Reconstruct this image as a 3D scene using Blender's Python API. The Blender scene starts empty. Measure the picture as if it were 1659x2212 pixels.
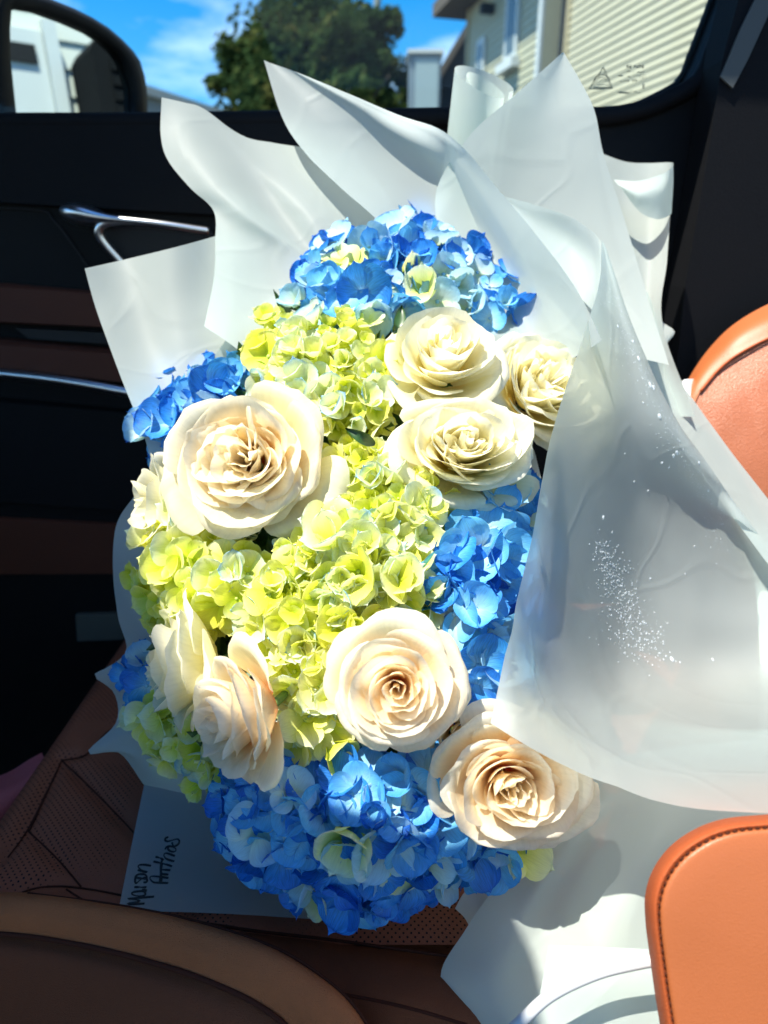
import bpy, math, random
import numpy as np
from mathutils import Vector, Matrix, noise
from mathutils.bvhtree import BVHTree

sc = bpy.context.scene
COL = sc.collection
R = math.radians
random.seed(7)

# ------------------------------------------------------------------ camera
PITCH = R(21.0); FPX = 1400.0; CAMZ = 0.5
cam_d = bpy.data.cameras.new('camera'); cam = bpy.data.objects.new('camera', cam_d); COL.objects.link(cam)
cam.location = (0, 0, CAMZ); cam.rotation_euler = (R(90) - PITCH, 0, 0)
cam_d.sensor_fit = 'AUTO'; cam_d.sensor_width = 36; cam_d.lens = FPX / 2212 * 36
cam_d.clip_start = 0.02; cam_d.clip_end = 600
cam_d.dof.use_dof = True; cam_d.dof.focus_distance = 0.47; cam_d.dof.aperture_fstop = 5.2
sc.camera = cam
FW = np.array([0, math.cos(PITCH), -math.sin(PITCH)]); UP = np.array([0, math.sin(PITCH), math.cos(PITCH)])
RT = np.array([1.0, 0, 0]); C0 = np.array([0, 0, CAMZ])

def ray(px, py): return FW + RT * (px - 829.5) / FPX + UP * (1106 - py) / FPX
def P(px, py, d): return C0 + ray(px, py) * d                      # a point d metres in front of the lens
def onY(px, py, Y): r = ray(px, py); return C0 + r * (Y / r[1])
def onZ(px, py, Z): r = ray(px, py); return C0 + r * ((Z - CAMZ) / r[2])
def cdir(x, y, z): v = RT * x + UP * y - FW * z; return Vector(v).normalized()   # z towards the lens
def D(px, py):                                                       # front of the flower dome
    r2 = ((px - 760) / 520) ** 2 + ((py - 1230) / 780) ** 2
    return .62 - (py - 500) / 1400 * .15 - .09 * (1 - r2)

# ------------------------------------------------------------------ light
SUN = Vector((-0.36, -0.20, 0.90)).normalized()
el = math.asin(SUN.z); az = math.atan2(SUN.x, SUN.y)
w = bpy.data.worlds.new('World'); sc.world = w; w.use_nodes = True
nt = w.node_tree; nt.nodes.clear()
out = nt.nodes.new('ShaderNodeOutputWorld'); bg = nt.nodes.new('ShaderNodeBackground')
sky = nt.nodes.new('ShaderNodeTexSky'); sky.sky_type = 'NISHITA'; sky.sun_disc = False
sky.sun_elevation = el; sky.sun_rotation = az; sky.air_density = 1.0; sky.dust_density = 0.2; sky.ozone_density = 3.0
tc = nt.nodes.new('ShaderNodeTexCoord'); mp = nt.nodes.new('ShaderNodeMapping'); mp.inputs['Scale'].default_value = (1.4, 1.4, 5.0)
mp.inputs['Rotation'].default_value = (0, R(28), R(20))
nz = nt.nodes.new('ShaderNodeTexNoise'); nz.inputs['Scale'].default_value = 1.7; nz.inputs['Detail'].default_value = 7; nz.inputs['Roughness'].default_value = .55
rp = nt.nodes.new('ShaderNodeValToRGB'); rp.color_ramp.elements[0].position = .5; rp.color_ramp.elements[1].position = .8
mx = nt.nodes.new('ShaderNodeMix'); mx.data_type = 'RGBA'
gm = nt.nodes.new('ShaderNodeHueSaturation'); gm.inputs['Saturation'].default_value = 1.5
nt.links.new(tc.outputs['Generated'], mp.inputs[0]); nt.links.new(mp.outputs[0], nz.inputs['Vector']); nt.links.new(nz.outputs['Fac'], rp.inputs[0])
nt.links.new(sky.outputs[0], gm.inputs['Color']); nt.links.new(gm.outputs[0], mx.inputs[6]); mx.inputs[7].default_value = (8, 8.5, 9, 1)
nt.links.new(rp.outputs[0], mx.inputs[0]); nt.links.new(mx.outputs[2], bg.inputs[0]); bg.inputs[1].default_value = 0.118
nt.links.new(bg.outputs[0], out.inputs[0])
sl = bpy.data.lights.new('sun', 'SUN'); sl.energy = 5.0; sl.angle = R(.53); sl.color = (1, .94, .83)
so = bpy.data.objects.new('sun', sl); COL.objects.link(so); so.location = (0, 0, 4); so.rotation_euler = SUN.to_track_quat('Z', 'Y').to_euler()
sc.view_settings.view_transform = 'Standard'; sc.view_settings.look = 'None'; sc.view_settings.exposure = 1.2; sc.view_settings.gamma = 1
cy = sc.cycles
cy.max_bounces = 12; cy.diffuse_bounces = 7; cy.glossy_bounces = 4; cy.transmission_bounces = 6; cy.transparent_max_bounces = 16
cy.use_denoising = True; cy.caustics_reflective = False; cy.caustics_refractive = False; cy.sample_clamp_indirect = 6

# ------------------------------------------------------------------ materials
def newmat(name):
    m = bpy.data.materials.new(name); m.use_nodes = True; t = m.node_tree; t.nodes.clear()
    o = t.nodes.new('ShaderNodeOutputMaterial'); return m, t, o
def N(t, kind, **kw):
    n = t.nodes.new(kind)
    for k, v in kw.items():
        if k in n.inputs: n.inputs[k].default_value = v
        else: setattr(n, k, v)
    return n
def L(t, a, b): t.links.new(a, b)
def c4(c): return (c[0], c[1], c[2], 1)
def srgb(r, g, b):
    f = lambda x: (x / 255 / 12.92) if x / 255 <= .04045 else ((x / 255 + .055) / 1.055) ** 2.4
    return (f(r), f(g), f(b))

def simple(name, col, rough=.6, metal=0, bump=0, bscale=200, var=0, vscale=8, spec=.5, coat=0):
    m, t, o = newmat(name); b = N(t, 'ShaderNodeBsdfPrincipled'); L(t, b.outputs[0], o.inputs[0])
    b.inputs['Roughness'].default_value = rough; b.inputs['Metallic'].default_value = metal
    b.inputs['Base Color'].default_value = c4(col); b.inputs['Specular IOR Level'].default_value = spec; b.inputs['Coat Weight'].default_value = coat
    tcn = N(t, 'ShaderNodeTexCoord')
    if var:
        n = N(t, 'ShaderNodeTexNoise', Scale=vscale, Detail=5.0); L(t, tcn.outputs['Object'], n.inputs['Vector'])
        mr = N(t, 'ShaderNodeMapRange'); mr.inputs[3].default_value = 1 - var; mr.inputs[4].default_value = 1 + var; L(t, n.outputs['Fac'], mr.inputs[0])
        vm = N(t, 'ShaderNodeVectorMath', operation='SCALE'); vm.inputs[0].default_value = col; L(t, mr.outputs[0], vm.inputs['Scale']); L(t, vm.outputs[0], b.inputs['Base Color'])
    if bump:
        n = N(t, 'ShaderNodeTexVoronoi', Scale=bscale); L(t, tcn.outputs['Object'], n.inputs['Vector'])
        n2 = N(t, 'ShaderNodeTexNoise', Scale=bscale * .5, Detail=4.0); L(t, tcn.outputs['Object'], n2.inputs['Vector'])
        ad = N(t, 'ShaderNodeMath', operation='ADD'); L(t, n.outputs['Distance'], ad.inputs[0]); L(t, n2.outputs['Fac'], ad.inputs[1])
        bp = N(t, 'ShaderNodeBump', Strength=bump, Distance=.001); L(t, ad.outputs[0], bp.inputs['Height']); L(t, bp.outputs[0], b.inputs['Normal'])
    return m

def petal_mat(name, stops, trans=.35, vein=.12, rough=.45, edge=None, spec=.35, hv=.008):
    """colour runs from the claw of the petal (UV y = 0) to its rim (UV y = 1)"""
    m, t, o = newmat(name)
    uv = N(t, 'ShaderNodeUVMap'); sp = N(t, 'ShaderNodeSeparateXYZ'); L(t, uv.outputs[0], sp.inputs[0])
    tco = N(t, 'ShaderNodeTexCoord')
    oi = N(t, 'ShaderNodeObjectInfo')
    n1 = N(t, 'ShaderNodeTexNoise', Scale=70.0, Detail=3.0); L(t, tco.outputs['Object'], n1.inputs['Vector'])
    a1 = N(t, 'ShaderNodeMath', operation='MULTIPLY_ADD'); L(t, n1.outputs['Fac'], a1.inputs[0]); a1.inputs[1].default_value = .3; a1.inputs[2].default_value = -.15
    a2 = N(t, 'ShaderNodeMath', operation='ADD'); L(t, a1.outputs[0], a2.inputs[0]); L(t, sp.outputs[1], a2.inputs[1])
    a3 = N(t, 'ShaderNodeMath', operation='MULTIPLY_ADD'); L(t, oi.outputs['Random'], a3.inputs[0]); a3.inputs[1].default_value = .24; a3.inputs[2].default_value = -.12
    a4 = N(t, 'ShaderNodeMath', operation='ADD'); L(t, a2.outputs[0], a4.inputs[0]); L(t, a3.outputs[0], a4.inputs[1])
    r = N(t, 'ShaderNodeValToRGB'); L(t, a4.outputs[0], r.inputs[0])
    els = r.color_ramp.elements
    while len(els) < len(stops): els.new(.5)
    for e, (p_, c_) in zip(els, stops): e.position = p_; e.color = c4(c_)
    # fine veins fanning out from the claw
    fan = N(t, 'ShaderNodeMapping'); fan.inputs['Scale'].default_value = (16, 1.3, 1); L(t, uv.outputs[0], fan.inputs[0])
    nv = N(t, 'ShaderNodeTexNoise', Scale=2.2, Detail=5.0, Distortion=.6); L(t, fan.outputs[0], nv.inputs['Vector'])
    mr = N(t, 'ShaderNodeMapRange'); mr.inputs[1].default_value = .3; mr.inputs[2].default_value = .7; mr.inputs[3].default_value = 1 - vein; mr.inputs[4].default_value = 1 + vein * .6; L(t, nv.outputs['Fac'], mr.inputs[0])
    hs = N(t, 'ShaderNodeHueSaturation'); L(t, r.outputs[0], hs.inputs['Color']); L(t, mr.outputs[0], hs.inputs['Value'])
    hr = N(t, 'ShaderNodeMapRange'); hr.inputs[3].default_value = .5 - hv; hr.inputs[4].default_value = .5 + hv; L(t, oi.outputs['Random'], hr.inputs[0]); L(t, hr.outputs[0], hs.inputs['Hue'])
    b = N(t, 'ShaderNodeBsdfPrincipled'); b.inputs['Roughness'].default_value = rough; b.inputs['Specular IOR Level'].default_value = spec
    L(t, hs.outputs[0], b.inputs['Base Color'])
    tr = N(t, 'ShaderNodeBsdfTranslucent'); L(t, hs.outputs[0], tr.inputs[0])
    bp = N(t, 'ShaderNodeBump', Strength=.35, Distance=.0006); nb = N(t, 'ShaderNodeTexNoise', Scale=1400.0, Detail=2.0); L(t, tco.outputs['Object'], nb.inputs['Vector'])
    ad = N(t, 'ShaderNodeMath', operation='ADD'); L(t, nb.outputs['Fac'], ad.inputs[0]); L(t, nv.outputs['Fac'], ad.inputs[1]); L(t, ad.outputs[0], bp.inputs['Height']); L(t, bp.outputs[0], b.inputs['Normal'])
    ms = N(t, 'ShaderNodeMixShader', Fac=trans); L(t, b.outputs[0], ms.inputs[1]); L(t, tr.outputs[0], ms.inputs[2]); L(t, ms.outputs[0], o.inputs[0])
    return m

def paper_mat(name, col=(.69, .775, .735), trans=.64, clear=.06, rough=.5):
    m, t, o = newmat(name)
    tco = N(t, 'ShaderNodeTexCoord')
    n = N(t, 'ShaderNodeTexNoise', Scale=9.0, Detail=4.0); L(t, tco.outputs['Object'], n.inputs['Vector'])
    n2 = N(t, 'ShaderNodeTexNoise', Scale=900.0, Detail=2.0); L(t, tco.outputs['Object'], n2.inputs['Vector'])
    mr = N(t, 'ShaderNodeMapRange'); mr.inputs[3].default_value = .95; mr.inputs[4].default_value = 1.04; L(t, n.outputs['Fac'], mr.inputs[0])
    vm = N(t, 'ShaderNodeVectorMath', operation='SCALE'); vm.inputs[0].default_value = col; L(t, mr.outputs[0], vm.inputs['Scale'])
    b = N(t, 'ShaderNodeBsdfPrincipled'); b.inputs['Roughness'].default_value = rough; b.inputs['Specular IOR Level'].default_value = .28; L(t, vm.outputs[0], b.inputs['Base Color'])
    dn = N(t, 'ShaderNodeTexNoise', Scale=4.0, Detail=2.0); L(t, tco.outputs['Object'], dn.inputs['Vector'])
    dm = N(t, 'ShaderNodeVectorMath', operation='MULTIPLY_ADD'); L(t, dn.outputs['Color'], dm.inputs[0]); dm.inputs[1].default_value = (.25, .25, .25); L(t, tco.outputs['Object'], dm.inputs[2])
    vo = N(t, 'ShaderNodeTexVoronoi', Scale=7.0, feature='DISTANCE_TO_EDGE'); L(t, dm.outputs[0], vo.inputs['Vector'])
    ve = N(t, 'ShaderNodeMapRange'); ve.inputs[1].default_value = 0; ve.inputs[2].default_value = .035; ve.inputs[3].default_value = 1; ve.inputs[4].default_value = 0; L(t, vo.outputs['Distance'], ve.inputs[0])
    sm = N(t, 'ShaderNodeMath', operation='MULTIPLY_ADD'); L(t, n2.outputs['Fac'], sm.inputs[0]); sm.inputs[1].default_value = .35; L(t, ve.outputs[0], sm.inputs[2])
    bp = N(t, 'ShaderNodeBump', Strength=.22, Distance=.0012); L(t, sm.outputs[0], bp.inputs['Height']); L(t, bp.outputs[0], b.inputs['Normal'])
    tr = N(t, 'ShaderNodeBsdfTranslucent'); L(t, vm.outputs[0], tr.inputs[0])
    tp = N(t, 'ShaderNodeBsdfTransparent'); tp.inputs[0].default_value = (.93, .96, .97, 1)
    m1 = N(t, 'ShaderNodeMixShader', Fac=trans); L(t, b.outputs[0], m1.inputs[1]); L(t, tr.outputs[0], m1.inputs[2])
    m2 = N(t, 'ShaderNodeMixShader', Fac=clear); L(t, m1.outputs[0], m2.inputs[1]); L(t, tp.outputs[0], m2.inputs[2]); L(t, m2.outputs[0], o.inputs[0])
    return m

def glass_mat(name, tint=(.86, .92, .91), spec=1.0):
    m, t, o = newmat(name)
    tp = N(t, 'ShaderNodeBsdfTransparent'); tp.inputs[0].default_value = c4(tint)
    g = N(t, 'ShaderNodeBsdfGlossy', Roughness=.02); fr = N(t, 'ShaderNodeFresnel', IOR=1.2)
    ms = N(t, 'ShaderNodeMixShader'); L(t, fr.outputs[0], ms.inputs[0]); L(t, tp.outputs[0], ms.inputs[1]); L(t, g.outputs[0], ms.inputs[2]); L(t, ms.outputs[0], o.inputs[0])
    return m

M = {}
M['paper'] = paper_mat('frosted_paper')
M['paper_wet'] = paper_mat('frosted_paper_damp', (.70, .78, .755), .68, .10, .42)
M['rose_white'] = petal_mat('rose_petal_white', [(0, (.90, .66, .16)), (.25, (.95, .85, .42)), (.55, (.95, .90, .62)), (1, (.94, .915, .76))], .58, .05, .55, hv=.004, spec=.2)  # yellow claw deepened, warm shade of the folds put into its colour
M['rose_cream'] = petal_mat('rose_petal_cream', [(0, (.86, .20, .03)), (.17, (.93, .60, .24)), (.42, (.95, .82, .54)), (1, (.94, .895, .74))], .58, .05, .55, hv=.004, spec=.2)
M['rose_peach'] = petal_mat('rose_petal_peach', [(0, (.88, .26, .06)), (.20, (.94, .62, .34)), (.5, (.955, .81, .56)), (1, (.945, .89, .745))], .58, .05, .55, hv=.004, spec=.2)
M['h_blue'] = petal_mat('hydrangea_blue', [(0, (.40, .62, .74)), (.2, (.15, .48, .80)), (.6, (.045, .29, .76)), (1, (.020, .19, .66))], .36, .34, .4)
M['h_sky'] = petal_mat('hydrangea_sky_blue', [(0, (.60, .75, .60)), (.28, (.38, .70, .84)), (.65, (.17, .54, .85)), (1, (.07, .38, .82))], .36, .18, .4)
M['h_pale'] = petal_mat('hydrangea_pale_blue', [(0, (.68, .78, .42)), (.35, (.66, .80, .70)), (.75, (.46, .72, .82)), (1, (.28, .58, .84))], .4, .12, .4)
M['h_lime'] = petal_mat('hydrangea_lime', [(0, (.52, .66, .02)), (.3, (.76, .82, .06)), (.75, (.84, .86, .18)), (1, (.86, .88, .40))], .45, .10, .4, hv=.012)
M['h_green'] = petal_mat('hydrangea_green_white', [(0, (.64, .74, .04)), (.35, (.84, .87, .22)), (.8, (.87, .89, .50)), (1, (.78, .88, .72))], .45, .10, .4, hv=.012)
M['h_tip'] = petal_mat('hydrangea_green_blue_tip', [(0, (.66, .76, .16)), (.4, (.82, .86, .50)), (.82, (.76, .84, .68)), (1, (.36, .62, .78))], .45, .10, .4, hv=.012)
M['bud'] = simple('floret_bud', (.42, .52, .10), .5)
M['bud_blue'] = simple('floret_bud_blue', (.20, .42, .55), .5)
M['stem'] = simple('stem_green', (.10, .18, .04), .6, var=.3)
M['leaf'] = simple('leaf_green', (.025, .07, .012), .4, var=.4, vscale=30)
M['black'] = simple('black_door_plastic', (.004, .0045, .0055), .6, bump=.25, bscale=900, spec=.12)
M['black_soft'] = simple('black_soft_trim', (.006, .0065, .008), .7, bump=.2, bscale=700, spec=.10)
M['rubber'] = simple('black_rubber', (.008, .008, .009), .6, spec=.3)
M['chrome'] = simple('brushed_chrome', (.62, .64, .67), .28, 1.0)
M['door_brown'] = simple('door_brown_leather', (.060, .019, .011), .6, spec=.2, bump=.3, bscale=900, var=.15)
M['mirror'] = simple('mirror_glass', (.86, .90, .88), .01, 1.0)
M['tan'] = simple('tan_leather', (.34, .105, .044), .42, bump=.45, bscale=700, var=.08, vscale=14)
M['tan_smooth'] = simple('tan_smooth_leather', (.34, .098, .030), .45, bump=.14, bscale=1300, var=.06, vscale=6)
M['tan_edge'] = simple('tan_leather_edge', (.34, .075, .022), .6, spec=.2, bump=.3, bscale=900, var=.15)
M['thread'] = simple('brown_thread', (.055, .016, .009), .8, spec=.1)
M['seat_shadow'] = simple('seat_side_shaded', (.16, .055, .035), .6, bump=.2, bscale=900)  # shade of the seat side is put into this darker brown
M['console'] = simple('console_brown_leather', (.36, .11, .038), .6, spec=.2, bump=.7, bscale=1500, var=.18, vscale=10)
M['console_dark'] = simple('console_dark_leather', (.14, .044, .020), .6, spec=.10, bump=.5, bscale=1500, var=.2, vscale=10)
M['carpet'] = simple('black_carpet', (.010, .010, .012), .95, bump=.6, bscale=500, spec=.1)
M['pink'] = simple('pink_fabric', (.34, .08, .09), .8, bump=.4, bscale=800, var=.1)
M['plate'] = simple('grey_label_plate', (.07, .075, .065), .7, spec=.2)
M['cable'] = simple('white_rubber_cable', (.50, .52, .53), .35)
M['white_plastic'] = simple('white_plastic', (.72, .73, .72), .45)
M['ink'] = simple('black_marker_ink', (.012, .02, .018), .5)
M['etch'] = simple('etched_glass_mark', (.22, .22, .15), .8)
M['glass'] = glass_mat('window_glass')
M['house_glass'] = simple('house_window_glass', (.10, .13, .14), .15)
M['siding'] = simple('cream_siding', (.52, .465, .325), .6, var=.06, vscale=2)
M['siding_far'] = simple('pale_yellow_siding', (.47, .44, .31), .6, var=.06, vscale=2)
M['siding_white'] = simple('white_siding', (.56, .57, .52), .6, var=.05, vscale=2)
M['trim_tan'] = simple('tan_corner_trim', (.42, .34, .20), .6)
M['trim_white'] = simple('white_trim', (.60, .62, .61), .5)
M['roof_brown'] = simple('brown_roof', (.10, .075, .055), .8, var=.3)
M['roof_dark'] = simple('dark_grey_wall', (.030, .036, .046), .7, var=.2)
M['shed_grey'] = simple('blue_grey_cladding', (.20, .25, .29), .6, var=.1)
M['shed_roof'] = simple('pale_grey_roof', (.50, .50, .46), .6, var=.1)
M['asphalt'] = simple('asphalt', (.05, .05, .05), .9, var=.3, vscale=3)
M['bark'] = simple('bark', (.06, .045, .03), .9, var=.3)
M['pole'] = simple('weathered_pole', (.22, .23, .20), .8, var=.2)
M['dark_reflection'] = simple('dark_grey_reflection', (.010, .011, .012), .8, var=.15, spec=.05)
M['headliner'] = simple('grey_headliner', (.06, .06, .065), .9)
M['car_paint'] = simple('dark_car_paint', (.008, .008, .010), .6, spec=.2)

def drop_mat():  # white mixed into the drops in place of bright reflections
    m, t, o = newmat('water_drop'); g = N(t, 'ShaderNodeBsdfPrincipled'); g.inputs['Base Color'].default_value = (.86, .92, .95, 1); g.inputs['Roughness'].default_value = .08
    tp = N(t, 'ShaderNodeBsdfTransparent'); tp.inputs[0].default_value = (.98, .99, 1, 1); tl = N(t, 'ShaderNodeBsdfTranslucent'); tl.inputs[0].default_value = (.9, .95, .97, 1)
    m1 = N(t, 'ShaderNodeMixShader', Fac=.5); L(t, g.outputs[0], m1.inputs[1]); L(t, tl.outputs[0], m1.inputs[2])
    ms = N(t, 'ShaderNodeMixShader', Fac=.85); L(t, tp.outputs[0], ms.inputs[1]); L(t, m1.outputs[0], ms.inputs[2]); L(t, ms.outputs[0], o.inputs[0]); return m
M['drop'] = drop_mat()

def leaf_cloud_mat():
    m, t, o = newmat('tree_leaves'); oi = N(t, 'ShaderNodeTexCoord'); n = N(t, 'ShaderNodeTexNoise', Scale=.9, Detail=5.0); L(t, oi.outputs['Object'], n.inputs['Vector'])
    r = N(t, 'ShaderNodeValToRGB'); L(t, n.outputs['Fac'], r.inputs[0]); e = r.color_ramp.elements
    e[0].position = .35; e[0].color = (.02, .04, .018, 1); e[1].position = .7; e[1].color = (.11, .095, .03, 1); k = e.new(.52); k.color = (.045, .075, .025, 1)
    b = N(t, 'ShaderNodeBsdfDiffuse'); tr = N(t, 'ShaderNodeBsdfTranslucent'); L(t, r.outputs[0], b.inputs[0]); L(t, r.outputs[0], tr.inputs[0])
    ms = N(t, 'ShaderNodeMixShader', Fac=.3); L(t, b.outputs[0], ms.inputs[1]); L(t, tr.outputs[0], ms.inputs[2]); L(t, ms.outputs[0], o.inputs[0]); return m
M['tree_leaf'] = leaf_cloud_mat()

def perf_mat():
    """brown leather punched with rows of small holes"""
    m, t, o = newmat('perforated_brown_leather'); tco = N(t, 'ShaderNodeTexCoord'); sp = N(t, 'ShaderNodeSeparateXYZ')
    mp_ = N(t, 'ShaderNodeMapping'); mp_.inputs['Rotation'].default_value = (0, 0, R(45)); mp_.inputs['Scale'].default_value = (1, 1, 0)
    L(t, tco.outputs['Object'], mp_.inputs[0])
    vm = N(t, 'ShaderNodeVectorMath', operation='SCALE'); vm.inputs['Scale'].default_value = 1 / .0044; L(t, mp_.outputs[0], vm.inputs[0])
    fr = N(t, 'ShaderNodeVectorMath', operation='FRACTION'); L(t, vm.outputs[0], fr.inputs[0])
    sb = N(t, 'ShaderNodeVectorMath', operation='SUBTRACT'); sb.inputs[1].default_value = (.5, .5, 0); L(t, fr.outputs[0], sb.inputs[0])
    ln = N(t, 'ShaderNodeVectorMath', operation='LENGTH'); L(t, sb.outputs[0], ln.inputs[0])
    n = N(t, 'ShaderNodeTexNoise', Scale=14.0, Detail=1.0); L(t, tco.outputs['Object'], n.inputs['Vector'])
    th = N(t, 'ShaderNodeMapRange'); th.inputs[1].default_value = .36; th.inputs[2].default_value = .5; th.inputs[3].default_value = .0; th.inputs[4].default_value = .19; L(t, n.outputs['Fac'], th.inputs[0])
    lt = N(t, 'ShaderNodeMath', operation='LESS_THAN'); L(t, ln.outputs['Value'], lt.inputs[0]); L(t, th.outputs[0], lt.inputs[1])
    n2 = N(t, 'ShaderNodeTexNoise', Scale=7.0, Detail=6.0); L(t, tco.outputs['Object'], n2.inputs['Vector'])
    rr = N(t, 'ShaderNodeValToRGB'); L(t, n2.outputs['Fac'], rr.inputs[0]); rr.color_ramp.elements[0].color = (.21, .066, .034, 1); rr.color_ramp.elements[1].color = (.34, .106, .054, 1)
    mxx = N(t, 'ShaderNodeMix', data_type='RGBA'); L(t, lt.outputs[0], mxx.inputs[0]); L(t, rr.outputs[0], mxx.inputs[6]); mxx.inputs[7].default_value = (.004, .002, .002, 1)
    b = N(t, 'ShaderNodeBsdfPrincipled'); b.inputs['Roughness'].default_value = .6; b.inputs['Specular IOR Level'].default_value = .18; L(t, mxx.outputs[2], b.inputs['Base Color'])
    v = N(t, 'ShaderNodeTexVoronoi', Scale=900.0); L(t, tco.outputs['Object'], v.inputs['Vector'])
    s2 = N(t, 'ShaderNodeMath', operation='SUBTRACT'); L(t, v.outputs['Distance'], s2.inputs[0]); L(t, lt.outputs[0], s2.inputs[1])
    bp = N(t, 'ShaderNodeBump', Strength=.4, Distance=.001); L(t, s2.outputs[0], bp.inputs['Height']); L(t, bp.outputs[0], b.inputs['Normal']); L(t, b.outputs[0], o.inputs[0]); return m
M['perf'] = perf_mat()

# ------------------------------------------------------------------ helpers
def link(o, parent=None):
    COL.objects.link(o)
    if parent: o.parent = parent
    return o
def tag(o, label=None, cat=None, group=None, kind=None):
    if label: o['label'] = label
    if cat: o['category'] = cat
    if group: o['group'] = group
    if kind: o['kind'] = kind
    return o
def empty(name, loc, label=None, cat=None, group=None, kind=None):
    o = bpy.data.objects.new(name, None); o.empty_display_size = .02; o.location = loc; COL.objects.link(o)
    return tag(o, label, cat, group, kind)
def meshobj(name, verts, faces, m, parent=None, smooth=True, uvs=None, loc=None):
    """verts are world coordinates; with a parent they are stored relative to it"""
    V_ = np.array([tuple(v) for v in verts], dtype=float)
    org = np.array(parent.matrix_basis.translation if parent is not None and parent.parent is None else (0, 0, 0)) if parent is not None else None
    if parent is not None: off = org
    else:
        off = V_.mean(0) if loc is None else np.array(loc)
    me = bpy.data.meshes.new(name); me.from_pydata((V_ - off).tolist(), [], faces); me.materials.append(m)
    if uvs is not None:
        ul = me.uv_layers.new(name='UVMap'); u = np.array(uvs)[[l.vertex_index for l in me.loops]]
        ul.data.foreach_set('uv', u.ravel())
    if smooth: me.polygons.foreach_set('use_smooth', [True] * len(me.polygons))
    me.update()
    o = bpy.data.objects.new(name, me); link(o, parent)
    if parent is None: o.location = off
    return o
def crom(pts, n, closed=False):
    """arc-length Catmull-Rom through pts -> n points"""
    p = np.array(pts, float)
    if len(p) == 2: t = np.linspace(0, 1, n)[:, None]; return p[0] * (1 - t) + p[1] * t
    q = np.vstack([2 * p[0] - p[1], p, 2 * p[-1] - p[-2]]); res = []
    for i in range(len(p) - 1):
        a, b, c, d = q[i:i + 4]
        for s in np.linspace(0, 1, 24, endpoint=False):
            res.append(.5 * (2 * b + (c - a) * s + (2 * a - 5 * b + 4 * c - d) * s * s + (3 * b - a - 3 * c + d) * s ** 3))
    res.append(p[-1]); res = np.array(res); seg = np.r_[0, np.cumsum(np.linalg.norm(np.diff(res, axis=0), axis=1))]
    if seg[-1] < 1e-9: return np.repeat(p[:1], n, 0)
    x = np.linspace(0, seg[-1], n); return np.stack([np.interp(x, seg, res[:, k]) for k in range(res.shape[1])], 1)
def px3(curve): return [P(*q) for q in curve]
def loft(curves, nu=50, nv=40, world=False, ripple=0, seed=0):
    cs = [crom(c if world else px3(c), nu) for c in curves]
    G = np.zeros((nv, nu, 3)); k = len(cs)
    A = np.array(cs); par = np.linspace(0, k - 1, nv)
    Q = np.concatenate([2 * A[:1] - A[1:2], A, 2 * A[-1:] - A[-2:-1]]) if k > 2 else None
    for j, s in enumerate(par):
        i = min(int(s), k - 2); f = s - i
        if k == 2: G[j] = A[0] * (1 - f) + A[1] * f
        else:
            a, b, c, d = Q[i], Q[i + 1], Q[i + 2], Q[i + 3]
            G[j] = .5 * (2 * b + (c - a) * f + (2 * a - 5 * b + 4 * c - d) * f * f + (3 * b - a - 3 * c + d) * f ** 3)
    if ripple:
        du = np.gradient(G, axis=1); dv = np.gradient(G, axis=0); nn = np.cross(du, dv); nn /= np.linalg.norm(nn, axis=2, keepdims=True) + 1e-12
        for j in range(nv):
            for i in range(nu):
                p = Vector(G[j, i]); cr = max(0, 1 - 9 * abs(noise.noise(Vector((p.x * 5 + p.z * 3 + seed * 2.7, p.z * 2 - p.x, seed))))); G[j, i] += nn[j, i] * min(ripple, .001) * 1.6 * cr
                G[j, i] += nn[j, i] * ripple * (noise.noise(p * 14 + Vector((seed * 3.1, 0, 0))) + .4 * noise.noise(p * 40 + Vector((0, seed, 0))))
    faces = [(j * nu + i, j * nu + i + 1, (j + 1) * nu + i + 1, (j + 1) * nu + i) for j in range(nv - 1) for i in range(nu - 1)]
    uv = [(i / (nu - 1), j / (nv - 1)) for j in range(nv) for i in range(nu)]
    return G.reshape(-1, 3), faces, uv
def joinl(parts):
    V, F, U = [], [], []; o = 0
    for v, f, u in parts:
        V += [tuple(x) for x in v]; F += [tuple(i + o for i in ff) for ff in f]; U += list(u); o += len(v)
    return V, F, U
def tube(pts, r, n=10, res=60, taper=None, flat=1.0):
    c = crom(pts, res); V, F = [], []; up = Vector((.13, .2, 1)).normalized()
    for i, p in enumerate(c):
        t = Vector(c[min(i + 1, res - 1)] - c[max(i - 1, 0)]).normalized(); a = t.cross(up)
        if a.length < 1e-4: a = Vector((1, 0, 0))
        a.normalize(); b = a.cross(t); rr = r * (taper(i / (res - 1)) if taper else 1)
        for k in range(n):
            th = 2 * math.pi * k / n; V.append(Vector(p) + a * math.cos(th) * rr + b * math.sin(th) * rr * flat)
    for i in range(res - 1):
        for k in range(n): F.append((i * n + k, i * n + (k + 1) % n, (i + 1) * n + (k + 1) % n, (i + 1) * n + k))
    F.append(tuple(range(n))[::-1]); F.append(tuple((res - 1) * n + k for k in range(n)))
    return V, F
def box(lo, hi, frame=None, bev=0):
    """frame: (origin, ex, ey, ez); with bev the top and bottom edges are chamfered"""
    x0, y0, z0 = lo; x1, y1, z1 = hi
    V = [(x0, y0, z0), (x1, y0, z0), (x1, y1, z0), (x0, y1, z0), (x0, y0, z1), (x1, y0, z1), (x1, y1, z1), (x0, y1, z1)]
    F = [(0, 3, 2, 1), (4, 5, 6, 7), (0, 1, 5, 4), (1, 2, 6, 5), (2, 3, 7, 6), (3, 0, 4, 7)]
    if frame:
        o, a, b, c = [np.array(q, float) for q in frame]; V = [tuple(o + a * x + b * y + c * z) for x, y, z in V]
    return V, F
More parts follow.
